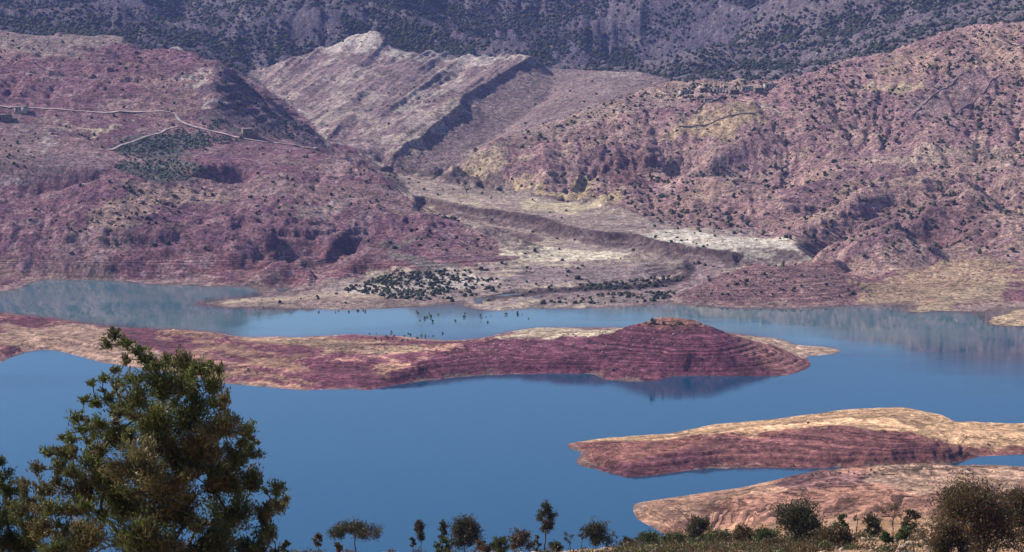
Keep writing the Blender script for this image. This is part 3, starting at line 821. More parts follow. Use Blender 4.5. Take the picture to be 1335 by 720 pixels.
zone([PLAIN], [(700, 380), (870, 374), (900, 390), (840, 398), (700, 402)], (0.30, 0.22, 0.21), .7)
zone([PLAIN], [(250, 397), (430, 384), (560, 385), (600, 392), (540, 404), (300, 402)], (0.33, 0.23, 0.20), .8, .5)
zone([PLAIN], [(252, 396), (400, 385), (500, 383), (500, 388), (400, 389), (300, 396)], (0.60, 0.46, 0.33), .8, .3)
zone([NORTH, PLAIN], [(490, 322), (530, 326), (590, 352), (560, 358), (520, 345)], (0.20, 0.19, 0.16), .7)
# peninsula: tan gentle ground, purple-red steep ground
P = (REG == PENIN)
tanf = smooth(0.49, 0.60, 0.65 * n1 + 0.35 * n2 + 0.10 * smooth(0.16, 0.05, slope) - 0.03) * (PX < 640)
blend(P * tanf, (0.62, 0.36, 0.23), 0.85)
zone([PENIN], [(0, 420), (120, 428), (160, 440), (200, 462), (240, 492), (100, 466), (60, 452), (0, 440)], (0.64, 0.42, 0.30), .8)
zone([PENIN], [(300, 440), (420, 445), (560, 446), (520, 462), (420, 458), (320, 452)], (0.55, 0.40, 0.24), .6)
zone([PENIN], [(0, 472), (30, 455), (34, 446), (0, 444)], (0.24, 0.10, 0.115), .9)
zone([PENIN], [(820, 425), (840, 415), (875, 411), (915, 415), (935, 426)], (0.40, 0.19, 0.14), .9, .2)
isl = [(464, 510), (520, 484), (600, 451), (640, 438), (760, 438), (830, 424), (930, 427), (1010, 455), (1060, 478), (1020, 492), (700, 486)]
zone([PENIN], isl, (0.195, 0.066, 0.100), .9, .5)
zone([PENIN], [(940, 430), (1000, 450), (1062, 475), (1024, 492), (985, 480), (960, 455)], (0.38, 0.19, 0.16), .6)
zone([PENIN], [(645, 440), (697, 427), (815, 428), (800, 434), (740, 441)], (0.66, 0.52, 0.36), .95, .15)
zone([PENIN], [(955, 436), (1015, 441), (1040, 450), (1105, 456), (1100, 464), (1040, 464), (1010, 452)], (0.62, 0.44, 0.32), .9, .2)
# headlands
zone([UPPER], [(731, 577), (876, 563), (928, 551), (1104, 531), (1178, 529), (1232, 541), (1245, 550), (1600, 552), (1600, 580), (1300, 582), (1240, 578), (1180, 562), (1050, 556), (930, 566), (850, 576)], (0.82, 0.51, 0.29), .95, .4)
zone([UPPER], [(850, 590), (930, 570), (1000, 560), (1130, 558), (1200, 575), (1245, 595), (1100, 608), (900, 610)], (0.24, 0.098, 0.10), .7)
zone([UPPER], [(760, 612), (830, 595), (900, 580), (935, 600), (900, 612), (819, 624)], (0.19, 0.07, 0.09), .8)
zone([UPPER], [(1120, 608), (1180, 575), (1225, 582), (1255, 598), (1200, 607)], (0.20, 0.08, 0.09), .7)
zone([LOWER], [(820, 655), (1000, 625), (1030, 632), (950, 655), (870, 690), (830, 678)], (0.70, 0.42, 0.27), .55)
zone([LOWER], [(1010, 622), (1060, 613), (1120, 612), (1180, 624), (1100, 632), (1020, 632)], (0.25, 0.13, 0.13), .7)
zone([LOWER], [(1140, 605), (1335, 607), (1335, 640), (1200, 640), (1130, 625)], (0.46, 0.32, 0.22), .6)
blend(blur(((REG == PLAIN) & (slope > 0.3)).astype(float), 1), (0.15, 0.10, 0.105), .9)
zone([PLAIN], [(884, 338), (945, 346), (925, 366), (880, 380), (800, 386), (700, 392), (700, 386), (856, 375), (893, 366), (903, 352), (893, 341)], (0.34, 0.235, 0.235), .9, .2)
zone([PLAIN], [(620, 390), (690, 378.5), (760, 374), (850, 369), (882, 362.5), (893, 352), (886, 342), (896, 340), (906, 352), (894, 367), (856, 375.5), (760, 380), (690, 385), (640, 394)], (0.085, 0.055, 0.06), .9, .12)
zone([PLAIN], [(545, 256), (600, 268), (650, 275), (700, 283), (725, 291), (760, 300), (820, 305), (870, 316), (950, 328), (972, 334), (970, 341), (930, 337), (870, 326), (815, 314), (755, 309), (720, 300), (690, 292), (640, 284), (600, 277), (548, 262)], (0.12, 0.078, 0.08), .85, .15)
rim = np.isin(REG, (PENIN, UPPER, LOWER)) * smooth(0.4, 0.1, ZG) * (slope < 0.2)
blend(rim, (0.55, 0.40, 0.34), .5)
wet = np.isin(REG, (PENIN, UPPER, LOWER, NORTH, RIGHT, PLAIN)) * smooth(0.20, 0.05, ZG)
CG *= (1 - 0.45 * wet)[..., None]          # ground still wet at the waterline
# mountains: pale rock against grey soil
for rg in (MTN, MTN2):
    blend((REG == rg) * smooth(0.54, 0.68, n1), (0.20, 0.165, 0.185), .5)
    blend((REG == rg) * smooth(0.58, 0.70, n2), (0.25, 0.205, 0.22), .5)
zone(None, [(218, 72), (222, 58), (240, 56), (250, 74)], (0.60, 0.52, 0.48), .8, .3, (2200, 2400))
blend((REG == FORE) * smooth(0.5, 0.62, fbm(XG, YG, 3.0, 4, 95, 0.6)), (0.50, 0.32, 0.19), .7)

wr = (fbm(XG, YG, 28, 5, 161, 0.62) - 0.5) * 34 * smooth(980, 1060, RR) + (fbm(XG, YG, 12, 4, 163, 0.6) - 0.5) * 12
wc = (fbm(XG, YG, 28, 5, 165, 0.62) - 0.5) * 60 * smooth(980, 1060, RR) + (fbm(XG, YG, 12, 4, 167, 0.6) - 0.5) * 16
ri_ = np.clip(np.arange(NR)[:, None] + wr, 0, NR - 1).astype(int); ci_ = np.clip(np.arange(NC)[None] + wc, 0, NC - 1).astype(int)
damp = np.where(REG == PLAIN, 0.12, 1.0); wr = wr * damp; wc = wc * damp
ri_ = np.clip(np.arange(NR)[:, None] + wr, 0, NR - 1).astype(int); ci_ = np.clip(np.arange(NC)[None] + wc, 0, NC - 1).astype(int)
okw = (np.abs(ZG[ri_, ci_] - ZG) < 9) & (RR > 500) & (E == E[ri_, ci_]) & ((REG < 4) == (REG[ri_, ci_] < 4)) & ((RO > 2200) == (noted(rows[ri_]) > 2200))
CG = np.where(okw[..., None], CG[ri_, ci_], CG); PG = np.where(okw[..., None], PG[ri_, ci_], PG)

# ------------------------------------------------------------------ ground meshes, one per landform
q = np.arange(NR * NC).reshape(NR, NC)
F = np.stack([q[:-1, :-1], q[:-1, 1:], q[1:, 1:], q[1:, :-1]], -1)
zmax = np.maximum.reduce([ZG[:-1, :-1], ZG[:-1, 1:], ZG[1:, 1:], ZG[1:, :-1]])
fr = REG[:-1, :-1]
keep = (zmax > -1.2)
V3 = np.stack([XG, YG, ZG], -1).reshape(-1, 3)
CF = CG.reshape(-1, 3); PF = PG.reshape(-1, 3)
qa = q[::2, ::2]                                   # the slope underfoot is far finer than it shows: every second row and column
F_half = np.stack([qa[:-1, :-1], qa[:-1, 1:], qa[1:, 1:], qa[1:, :-1]], -1)
def landform(regs, name, label, mat=MAT_GROUND):
    if FORE in regs:
        f = F_half[(rows[::2][:-1] < 471)[:, None] & np.ones(F_half.shape[1], bool)[None]].reshape(-1, 4)
    else:
        f = F[np.isin(fr, regs) & keep].reshape(-1, 4)
    u, inv = np.unique(f, return_inverse=True)
    me = mesh_arrays(name, V3[u], inv.reshape(f.shape))
    set_color(me, CF[u]); set_color(me, PF[u], 'Par'); set_smooth(me)
    return tag(link(name, me, mat), label, kind='structure')
slope_obj = landform([FORE], 'foreground_slope', 'stony ochre slope below the viewpoint at the bottom edge', MAT_NEAR)
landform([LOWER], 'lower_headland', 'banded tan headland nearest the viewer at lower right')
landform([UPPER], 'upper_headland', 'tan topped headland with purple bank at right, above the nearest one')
landform([PENIN], 'peninsula', 'long tan and purple peninsula ending in a conical red hill in mid lake')
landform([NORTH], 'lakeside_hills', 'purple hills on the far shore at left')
landform([RIGHT], 'hillside', 'broad mauve hillside dotted with trees on the far shore at right')
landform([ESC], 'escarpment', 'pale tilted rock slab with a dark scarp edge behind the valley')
landform([MTN], 'mountain', 'dark blue wooded mountain along the top of the picture')
landform([MTN2], 'mountain', 'pale ridged wooded mountain at top right')
landform([PLAIN], 'river_plain', 'cream and grey river flats with eroded banks between the hills')

# ------------------------------------------------------------------ lake
rs = np.where(rows >= 470)[0][::4]; rs = rs[rows[rs] < 1200]; cs = np.arange(0, NC, 4)
def blur_min(a):
    p = np.pad(a, 1, mode='edge')
    return np.minimum.reduce([p[i:i + a.shape[0], j:j + a.shape[1]] for i in range(3) for j in range(3)])
zw = ZG[np.ix_(rs, cs)]
q2 = np.arange(len(rs) * len(cs)).reshape(len(rs), len(cs))
F2 = np.stack([q2[:-1, :-1], q2[:-1, 1:], q2[1:, 1:], q2[1:, :-1]], -1)
zmin = np.minimum.reduce([zw[:-1, :-1], zw[:-1, 1:], zw[1:, 1:], zw[1:, :-1]])
f = F2[blur_min(zmin) < 0.35].reshape(-1, 4)
u, inv = np.unique(f, return_inverse=True)
wv = np.stack([XG[np.ix_(rs, cs)], YG[np.ix_(rs, cs)], np.zeros_like(zw)], -1).reshape(-1, 3)
me = mesh_arrays('lake', wv[u], inv.reshape(f.shape))
clear = smooth(418, 470, YPL[np.ix_(rs, cs)] + 40 * (fbm(XG[np.ix_(rs, cs)], YG[np.ix_(rs, cs)] * 0.4, 60, 4, 181) - 0.5)).reshape(-1)[u]
ca_ = me.attributes.new('Clear', 'FLOAT', 'POINT'); ca_.data.foreach_set('value', clear.astype(np.float32))
dp = me.attributes.new('Depth', 'FLOAT', 'POINT'); dp.data.foreach_set('value', (-zw.reshape(-1)[u]).astype(np.float32))
set_smooth(me)
tag(link('lake', me, MAT_WATER), 'calm blue reservoir lake winding between the headlands', kind='structure')

#@@VEG@@
# ------------------------------------------------------------------ tracks and field walls
def ground_xy(x, y):
    return float(ground(math.atan2(x, y), math.hypot(x, y)))

def resample(pts, step):
    out = [pts[0]]
    for a, b in zip(pts[:-1], pts[1:]):
        n = max(1, int((b - a).length / step))
        for i in range(1, n + 1):
            out.append(a.lerp(b, i / n))
    return out

def strip(name, pix, width, mat, label, lift=0.45, rmin=500, cat=None, kind='structure', height=0.0):
    pts = [hit(px, py, rmin) for px, py in pix]
    pts = [Vector((p.x, p.y, 0)) for p in pts]
    pts = resample(pts, 3.0)
    for _ in range(4):
        pts = [pts[0]] + [(pts[i - 1] + pts[i] * 2 + pts[i + 1]) / 4 for i in range(1, len(pts) - 1)] + [pts[-1]]
    V, Fc = [], []
    for i, p in enumerate(pts):
        t = (pts[min(i + 1, len(pts) - 1)] - pts[max(i - 1, 0)]).normalized()
        nrm = Vector((-t.y, t.x, 0)) * width / 2 * random.uniform(0.8, 1.2)
        for s in (-1, 1):
            v = p + nrm * s
            z = max(ground_xy(v.x, v.y), ground_xy(p.x, p.y) - 0.15)
            V.append((v.x, v.y, z + lift + height * random.uniform(0.8, 1.1)))
        for s in (-1, 1):
            v = p + nrm * s * (1.0 if height else 1.15)
            V.append((v.x, v.y, ground_xy(v.x, v.y) - 0.5))
    for i in range(len(pts) - 1):
        a, b = 4 * i, 4 * i + 4
        Fc += [(a, a + 1, b + 1, b)]
        if height: Fc += [(a + 2, a, b, b + 2), (a + 1, a + 3, b + 3, b + 1)]
    me = mesh_arrays(name, V, Fc)
    return tag(link(name, me, mat), label, cat, kind=kind)

strip('dirt_road', [(-60, 138), (0, 139), (60, 143), (120, 147), (180, 147), (222, 146), (231, 150), (232, 158), (246, 166), (270, 171), (300, 178), (350, 187), (412, 195)], 1.9, MAT_ROAD, 'pale dirt road winding past the orchards on the left hill', rmin=1300)
strip('dirt_track', [(143, 196), (170, 187), (200, 177), (232, 165)], 1.5, MAT_ROAD, 'pale track along the upper edge of the larger orchard', rmin=1300)
strip('dirt_track', [(966, 132), (990, 140), (1017, 149)], 1.5, MAT_ROAD, 'pale track below the hamlet on the right hillside', rmin=1400)
strip('dirt_track', [(1296, 52), (1320, 58), (1345, 62)], 1.5, MAT_ROAD, 'short pale track high on the right hillside at the picture edge', rmin=1400)
for pix, lab in (([(905, 150), (945, 128), (968, 126)], 'dark dry stone wall edging the tan field under the hamlet'),
                 ([(885, 166), (930, 160), (985, 150)], 'dark dry stone wall crossing the middle of the tan field'),
                 ([(1190, 152), (1215, 127), (1255, 98)], 'dark field wall running uphill on the left side of the bare upper field'),
                 ([(1245, 150), (1275, 128), (1300, 102)], 'dark field wall running uphill on the right side of the bare upper field'),
                 ([(1140, 218), (1240, 220), (1335, 219)], 'long level field wall across the right hillside')):
    strip('field_wall', pix, 0.6, MAT_WALL, lab, 0.0, 1300, 'wall', None, 0.75)

# ------------------------------------------------------------------ houses
def box(x0, x1, y0, y1, z0, z1):
    v = [(x, y, z) for z in (z0, z1) for y in (y0, y1) for x in (x0, x1)]
    f = [(0, 2, 3, 1), (4, 5, 7, 6), (0, 1, 5, 4), (2, 6, 7, 3), (0, 4, 6, 2), (1, 3, 7, 5)]
    return v, f

def join(parts):
    V, Fc = [], []
    for v, f in parts:
        o = len(V); V += list(v); Fc += [tuple(i + o for i in q) for q in f]
    return V, Fc

def house(name, px, py, wd, dp, ht, rot, label, wall, rmin=1300, nwin=2, group=None, category='house'):
    p = hit(px, py, rmin)
    e = bpy.data.objects.new(name, None); COL.objects.link(e)
    e.location = (p.x, p.y, p.z); e.rotation_euler = (0, 0, rot)
    tag(e, label, category, group)
    # wall with a real door and window openings on the front (-y)
    xs = [(-wd * 0.32, -wd * 0.32 + 1.1, 0, 2.0)] + [(-wd * 0.05 + i * wd * 0.25, -wd * 0.05 + i * wd * 0.25 + 0.9, 1.1, 1.9) for i in range(nwin)]
    parts = []; x = -wd / 2; t = 0.45; yf = -dp / 2
    for a, b, z0, z1 in xs:
        parts.append(box(x, a, yf, yf + t, -1.5, ht))
        if z0 > 0: parts.append(box(a, b, yf, yf + t, -1.5, z0))
        else: parts.append(box(a, b, yf, yf + t, -1.5, 0))
        parts.append(box(a, b, yf, yf + t, z1, ht))
        x = b
    parts.append(box(x, wd / 2, yf, yf + t, -1.5, ht))
    parts += [box(-wd / 2, wd / 2, dp / 2 - t, dp / 2, -1.5, ht), box(-wd / 2, -wd / 2 + t, yf + t, dp / 2 - t, -1.5, ht), box(wd / 2 - t, wd / 2, yf + t, dp / 2 - t, -1.5, ht)]
    V, Fc = join(parts); link('wall', mesh_arrays('wall', V, Fc), wall, e)
    V, Fc = join([box(-wd / 2 - 0.25, wd / 2 + 0.25, yf - 0.25, dp / 2 + 0.25, ht, ht + 0.3)])
    link('roof', mesh_arrays('roof', V, Fc), MAT_ROOF, e)
    for k, (a, b, z0, z1) in enumerate(xs):
        V, Fc = box(a, b, yf + 0.25, yf + 0.32, z0, z1)
        link('door' if k == 0 else 'window', mesh_arrays('opening', V, Fc), MAT_WOOD, e)
    return e

house('stone_hut', 326, 177, 10.5, 7, 4.6, 0.25, 'lone dark stone hut beside the road on the left hill', MAT_WALL, nwin=1)
house('stone_house', 6, 157, 9, 6, 3.6, 0.1, 'low dark stone house at the left picture edge under the road', MAT_WALL)
house('stone_house', 28, 147, 8, 6, 3.0, -0.1, 'small stone house just above the road near the left picture edge', MAT_WALLPALE, nwin=1)
hs = [(893, 119, 11, 3.0, 'pale', 'leftmost pale low house of the hillside hamlet'), (918, 121, 8, 2.8, 'dark', 'second house from the left in the hillside hamlet, dark walled'),
      (937, 118, 12, 3.4, 'pale', 'third house from the left in the hillside hamlet, pale walled'), (955, 121, 10, 3.0, 'dark', 'fourth house from the left in the hillside hamlet, dark walled'),
      (972, 117, 11, 3.2, 'pale', 'fifth house from the left in the hillside hamlet, pale walled'), (990, 120, 9, 3.0, 'dark', 'sixth house from the left in the hillside hamlet, dark walled'),
      (1006, 117, 12, 3.4, 'pale', 'rightmost pale house of the hillside hamlet'), (925, 136, 8, 2.6, 'pale', 'small pale shed below the hamlet beside the tan field')]
for px, py, wd, ht, kd, lab in hs:
    house('village_house', px + random.uniform(-3, 3), py + random.uniform(-3, 4), wd * 0.72, 5, ht * 0.85, random.uniform(-0.25, 0.25), lab, MAT_WALLPALE if kd == 'pale' else MAT_WALL, rmin=1500, group='houses of the hillside hamlet')

# ------------------------------------------------------------------ scrub on the hills
def ico(sub, seed, jag, squash=0.8):
    import bmesh
    bm = bmesh.new()
    if sub: bmesh.ops.create_icosphere(bm, subdivisions=sub, radius=0.5)
    else: bmesh.ops.create_uvsphere(bm, u_segments=4, v_segments=2, radius=0.55)
    r = random.Random(seed)
    v = np.array([x.co[:] for x in bm.verts]); f = np.array([[y.index for y in x.verts] for x in bm.faces]); bm.free()
    v *= np.array([r.uniform(1 - jag, 1 + jag) for _ in v])[:, None]
    v[:, 2] = v[:, 2] * squash + 0.5 * squash * 0.85
    return v, f

def shrub_variant(seed):
    r = random.Random(seed); V, Fs, C = [], [], []; o = 0
    n = r.randint(4, 6)
    for k in range(n):
        v, f = ico(1, seed * 10 + k, 0.38)
        s = r.uniform(0.4, 0.68); a = r.uniform(0, 6.28); d = r.uniform(0.08, 0.32)
        v = v * s + np.array([math.cos(a) * d, math.sin(a) * d, r.uniform(0.0, 0.42)])
        V.append(v); Fs.append(f + o); o += len(v)
        C.append(np.full((len(v), 3), 1.0) * r.uniform(0.7, 1.3))
    v = np.array([(-.03, 0, -.25), (.03, 0, -.25), (0, .05, -.25), (0, 0, .4)]); f = np.array([(0, 1, 3), (1, 2, 3), (2, 0, 3)])
    V.append(v); Fs.append(f + o); C.append(np.full((4, 3), 0.9))
    return np.concatenate(V), np.concatenate(Fs), np.concatenate(C)

GREEN = np.array((0.040, 0.048, 0.026)); OLIVE = np.array((0.070, 0.070, 0.040)); BLUEGREEN = np.array((0.040, 0.055, 0.040))
area = np.gradient(RR, axis=0) * RR * (azs[1] - azs[0])
inview = VIS & (PX > -60) & (PX < 1395) & (PY > -30) & (RR > 500)
clus = fbm(XG, YG, 55, 4, 101, 0.6)
hollow = np.clip((blur(ZG, 10) - ZG) * 1.1, -0.75, 1.6)
def scatter(mask, per, cl=0.0, seed=0):
    """mask weights 0..1, per = square metres for one plant"""
    wgt = area * mask * inview * (1 + cl * (np.clip((clus - 0.5) * 6, -1, 1))) * (1 + (hollow if cl else 0))
    tot = wgt.sum()
    n = int(tot / (per * 0.62))
    if n < 1: return np.zeros((0, 3))
    cum = np.cumsum(wgt.ravel()); g = np.random.default_rng(100 + seed)
    idx = np.searchsorted(cum, g.random(n) * cum[-1])
    r, c = np.unravel_index(np.minimum(idx, NR * NC - 1), ZG.shape)
    r = np.clip(r, 0, NR - 2); c = np.clip(c, 0, NC - 2)
    R = rows[r] + (rows[r + 1] - rows[r]) * g.random(n); a = azs[c] + (azs[1] - azs[0]) * g.random(n)
    return np.stack([R * np.sin(a), R * np.cos(a), ground(a, R)], -1)

def pm(pts, reg=None, wx=1.0):
    return poly_mask(np.isin(REG, reg) if reg is not None else None, pts, wx).astype(float)

def stuff_mesh(name, pts, smin, smax, cols, label, seed=0, cat=None, sub=1, parent=None, squash=0.85, jag=0.35):
    g = np.random.default_rng(seed)
    n = len(pts); V, Fs, C = [], [], []; o = 0
    var = [ico(sub, 500 + seed * 7 + k, jag, squash) for k in range(6)]
    pick = g.integers(0, 6, n); size = smin + (smax - smin) * g.random(n) ** 1.6; ang = g.random(n) * 6.283
    cols = np.array(cols)
    for k in range(6):
        m = pick == k
        if not m.any(): continue
        v, f = var[k]; cnt = m.sum()
        ca, sa = np.cos(ang[m])[:, None], np.sin(ang[m])[:, None]
        s = size[m][:, None]
        hx = s * (0.8 + 0.4 * g.random((cnt, 1))); hz = s * (0.8 + 0.45 * g.random((cnt, 1)))
        x = (v[None, :, 0] * ca - v[None, :, 1] * sa) * hx + pts[m][:, 0:1]
        y = (v[None, :, 0] * sa + v[None, :, 1] * ca) * hx + pts[m][:, 1:2]
        z = v[None, :, 2] * hz + pts[m][:, 2:3] - 0.1 * s
        V.append(np.stack([x, y, z], -1).reshape(-1, 3))
        Fs.append((f[None] + (np.arange(cnt) * len(v))[:, None, None]).reshape(-1, 3) + o); o += cnt * len(v)
        cc = cols[g.integers(0, len(cols), cnt)] * (0.7 + 0.6 * g.random((cnt, 1)))
        C.append(np.repeat(cc, len(v), 0))
    me = mesh_arrays(name, np.concatenate(V), np.concatenate(Fs))
    set_color(me, np.concatenate(C))
    ob = link(name, me, MAT_FARVEG, parent)
    return tag(ob, label, cat, kind='stuff')

upper_N = (REG == NORTH) * smooth(7, 13, ZG)
upper_R = (REG == RIGHT) * smooth(9, 16, ZG)
field_R = pm([(880, 186), (905, 140), (1000, 134), (1010, 150), (950, 182)], [RIGHT]) + pm([(1180, 152), (1250, 98), (1300, 102), (1250, 150)], [RIGHT]) + pm([(1130, 122), (1130, 105), (1200, 104), (1200, 122)], [RIGHT])
field_R = 1 - np.clip(field_R, 0, 1) * 0.93
dense_R = pm([(1010, 120), (1100, 85), (1335, 30), (1335, 110), (1300, 170), (1190, 190), (1050, 190)], [RIGHT])
sets = [  # name of the place, points, size range, colours
    ('on the left lakeside hills', scatter(upper_N, 210, 0.9, 1), 1.4, 3.2, 'purple hills left of the river mouth'),
    ('on the sandy knoll slope above the left shore', scatter(pm([(90, 300), (150, 245), (175, 232), (310, 250), (230, 270), (200, 310), (100, 310)], [NORTH]), 75, 0.3, 2), 1.6, 3.4, ''),
    ('on the right hillside', scatter(upper_R * field_R, 70, 0.8, 3), 1.7, 4.2, ''),
    ('on the right hillside', scatter(upper_R * field_R * dense_R, 75, 0.7, 4), 2.2, 4.6, ''),
    ('on the shaded flank above the hut', scatter(pm([(284, 90), (300, 95), (425, 189), (330, 176), (282, 142)], [NORTH], .2), 40, 0.3, 15), 0.8, 1.8, ''),
    ('around the hillside hamlet', scatter(pm([(875, 124), (890, 110), (1010, 106), (1025, 118), (1000, 132), (900, 134)], [RIGHT], .3), 45, 0.2, 5), 2.2, 4.0, ''),
    ('on the slab and slope behind the valley', scatter((REG == ESC) * 1.0, 1500, 0.5, 6), 2.0, 4.5, ''),
    ('on the right hand front hills', scatter((REG == RIGHT) * pm([(1040, 320), (1100, 260), (1335, 205), (1335, 330), (1200, 330)]), 130, 0.7, 7), 1.3, 3.0, ''),
    ('on the river flats', scatter((REG == PLAIN) * 1.0, 420, 0.6, 8), 0.5, 1.2, ''),
    ('in the thicket by the river mouth', scatter(pm([(440, 378), (520, 352), (600, 350), (690, 352), (700, 372), (600, 388), (500, 388)], [PLAIN], .6), 13, 1.0, 9), 0.25, 0.62, ''),
    ('along the river mouth bank', scatter(pm([(690, 372), (890, 362), (890, 374), (700, 382)], [PLAIN], .3), 9, 0.9, 10), 0.25, 0.65, ''),
    ('on the low strip beside the river mouth', scatter(pm([(694, 400), (720, 388), (870, 380), (900, 392), (840, 398)], [PLAIN], .3), 10, 1.0, 11), 0.25, 0.65, ''),
    ('on the rocky knoll by the river mouth', scatter(pm([(880, 390), (920, 362), (1010, 344), (1100, 358), (1130, 392)], [RIGHT], .3), 90, 0.5, 12), 0.5, 1.2, ''),
]
cand = [np.column_stack([p, np.full(len(p), i)]) for i, (w_, p, a, b, d) in enumerate(sets) if len(p)]
cand = np.concatenate(cand)
# plants set down one by one: rim of the red hill's top, its waterline, headlands, drowned bushes in the channel
solo = []
for k in range(16): solo.append((random.uniform(834, 930), 424.5 + random.uniform(-1, 3), random.uniform(0.6, 1.4), 'on the rim of the red hill'))
for px, py, s in ((852, 423, 2.6), (826, 420, 1.5), (856, 412.5, 0.9), (889, 414.5, 0.9)): solo.append((px, py, s, 'on the rim of the red hill'))
for px, s in ((756, 1.1), (766, 1.2), (800, 1.6), (804, 1.4), (826, 1.1), (555, 1.2), (700, .9)): solo.append((px, 483.5, s, 'at the waterline below the conical red hill'))
for k in range(14): solo.append((random.uniform(312, 352), random.uniform(480, 490), random.uniform(.6, 1.2), 'in a low row on the tan peninsula'))
for k in range(16): solo.append((random.uniform(485, 580), 438 + (random.uniform(485, 580) - 485) * 0.05 + random.uniform(0, 3), random.uniform(.7, 1.5), 'along the back edge of the peninsula'))
for k in range(16): solo.append((random.uniform(1040, 1140), random.uniform(613, 621), random.uniform(.5, 1.0), 'on the banked rim of the nearest headland'))
for px, py, s in ((1034, 610, 1.0), (1054, 553, 1.1), (939, 573, .8), (1288, 581, .9), (1290, 582, .8), (930, 606, .7)): solo.append((px, py, s, 'on the upper headland at right'))
wet = [(random.uniform(540, 690), random.uniform(407, 421), random.uniform(.5, 1.6)) for k in range(26)] + [(random.uniform(415, 480), random.uniform(405, 409), random.uniform(.6, 1.6)) for k in range(10)]
wet += [(random.uniform(480, 580), random.uniform(434, 440), random.uniform(.5, 1.2)) for k in range(16)]
variants = []
for k in range(8):
    v, f, c = shrub_variant(40 + k)
    me = mesh_arrays('shrub', v, f); tint = (GREEN, OLIVE, BLUEGREEN)[k % 3]
    set_color(me, c * tint * 1.35); me.materials.append(MAT_FARVEG); variants.append(me)
PUT = []
ORD = ['leftmost'] + [w_ + ' from left' for w_ in ('second', 'third', 'fourth', 'fifth', 'sixth', 'seventh', 'eighth', 'ninth', 'tenth', 'eleventh', 'twelfth')] + ['%dth from left' % k for k in range(13, 40)]
def put_shrub(p, s, label, group):
    o = link('shrub', random.choice(variants))
    o.location = p; o.scale = (s * random.uniform(.85, 1.2), s * random.uniform(.85, 1.2), s * random.uniform(.85, 1.25)); o.rotation_euler = (0, 0, random.uniform(0, 6.28))
    tag(o, label, 'shrub', group)
    pp = project(*[np.float64(q_) for q_ in p]); PUT.append((o, float(pp[0]), float(pp[1])))
for px, py, s, where in solo:
    p = hit(px, py); p.z -= 0.05
    if p.z < 0.05: continue
    put_shrub(p, s, 'small dark shrub ' + where, 'shrubs ' + where)
for px, py, s in wet:
    az, te = ray(px, py); R = -H / float(te)
    put_shrub((R * math.sin(az), R * math.cos(az), -0.1), s, 'dark bush standing in the channel', 'drowned bushes in the channel')
NIND = 300 - len(solo) - len(wet)
lo = np.array([s[2] for s in sets]); hi = np.array([s[3] for s in sets])
ci = cand[:, 3].astype(int)
g = np.random.default_rng(5)
size = 0.80 * (lo[ci] + (hi[ci] - lo[ci]) * g.random(len(ci)) ** 2.4)
app = size / np.linalg.norm(cand[:, :3] - np.array([0, 0, H]), axis=1)
order = np.argsort(-app)
for i in order[:NIND]:
    where = sets[ci[i]][0]
    put_shrub(Vector(cand[i, :3]), size[i] * 1.05, 'dark shrub ' + where, 'shrubs ' + where)
def place_words(where, px, py):
    if 'right hillside' in where:
        col = 'over the yellow bank' if px < 760 else 'beside the tan field' if px < 880 else 'below the hamlet' if px < 1020 else 'right of the hamlet' if px < 1120 else 'by the bare field' if px < 1200 else 'past the bare field' if px < 1280 else 'at the right edge'
        row = 'near the skyline' if py < 70 else 'high up' if py < 100 else 'upper part' if py < 125 else 'mid height' if py < 160 else 'lower part' if py < 200 else 'near its foot'
        return ' ' + col + ', ' + row
    if 'channel' in where:
        return ' off the river spit' if px < 480 and py < 412 else ' by the peninsula back shore' if py > 430 else ' left of the open middle' if px < 590 else ' in the open middle' if px < 640 else ' near the sand bar'
    if 'rim of the red' in where:
        return ', left part' if px < 860 else ', centre' if px < 895 else ', right part'
    return ''
bins = {}
for o, px, py in PUT:
    bins.setdefault((o['label'] + place_words(o['label'], px, py)), []).append((px, o))
for lab, ls in bins.items():
    ls.sort(key=lambda q_: q_[0]); n = len(ls)
    for k, (px, o) in enumerate(ls):
        o['label'] = lab if n == 1 else lab + ', ' + ('rightmost' if k == n - 1 else ORD[k])
rest = order[NIND:]
stuff_mesh('scrub', cand[rest, :3], 0.6, 2.6, [GREEN, OLIVE, BLUEGREEN], 'countless small dark shrubs scattered over the far hillsides', 3)
gx = np.gradient(ZG, axis=1) / (RR * (azs[1] - azs[0]))
lit_ = np.clip(-blur(gx, 6) * 2.2, -1, 1) * 0 - np.clip(blur(gx, 6) * 2.5, -1, 1)
mt = scatter(np.isin(REG, (MTN, MTN2)) * np.where(PY < 130, 1.0, 0) * np.clip(1.15 - 0.6 * np.maximum(0, -lit_), 0.4, 1.4), 34, 0.75, 20)
stuff_mesh('mountain_scrub', mt, 1.9, 5.2, [GREEN * 0.9, BLUEGREEN * 0.9, OLIVE * 0.8], 'dense dark trees covering the far mountains', 4, sub=0)
# orchards: rows of small olive bushes
def orchard(poly, per, label, seed):
    m = pm(poly, [NORTH], 0.15)
    p = scatter(m, per, 0, seed)
    stuff_mesh('olive_grove', p, 1.0, 1.9, [np.array((0.055, 0.085, 0.06)), np.array((0.07, 0.095, 0.06))], label, seed)
orchard([(143, 198), (180, 185), (235, 167), (262, 172), (312, 184), (250, 196), (185, 208), (160, 204)], 9, 'dense green orchard between the two tracks on the left hill', 31)
orchard([(140, 217), (165, 209), (225, 208), (278, 220), (235, 238), (190, 234)], 11, 'lower diamond shaped green orchard on the left hill', 32)
orchard([(262, 160), (290, 154), (305, 168), (270, 170)], 10, 'small green orchard patch beside the road bend', 33)
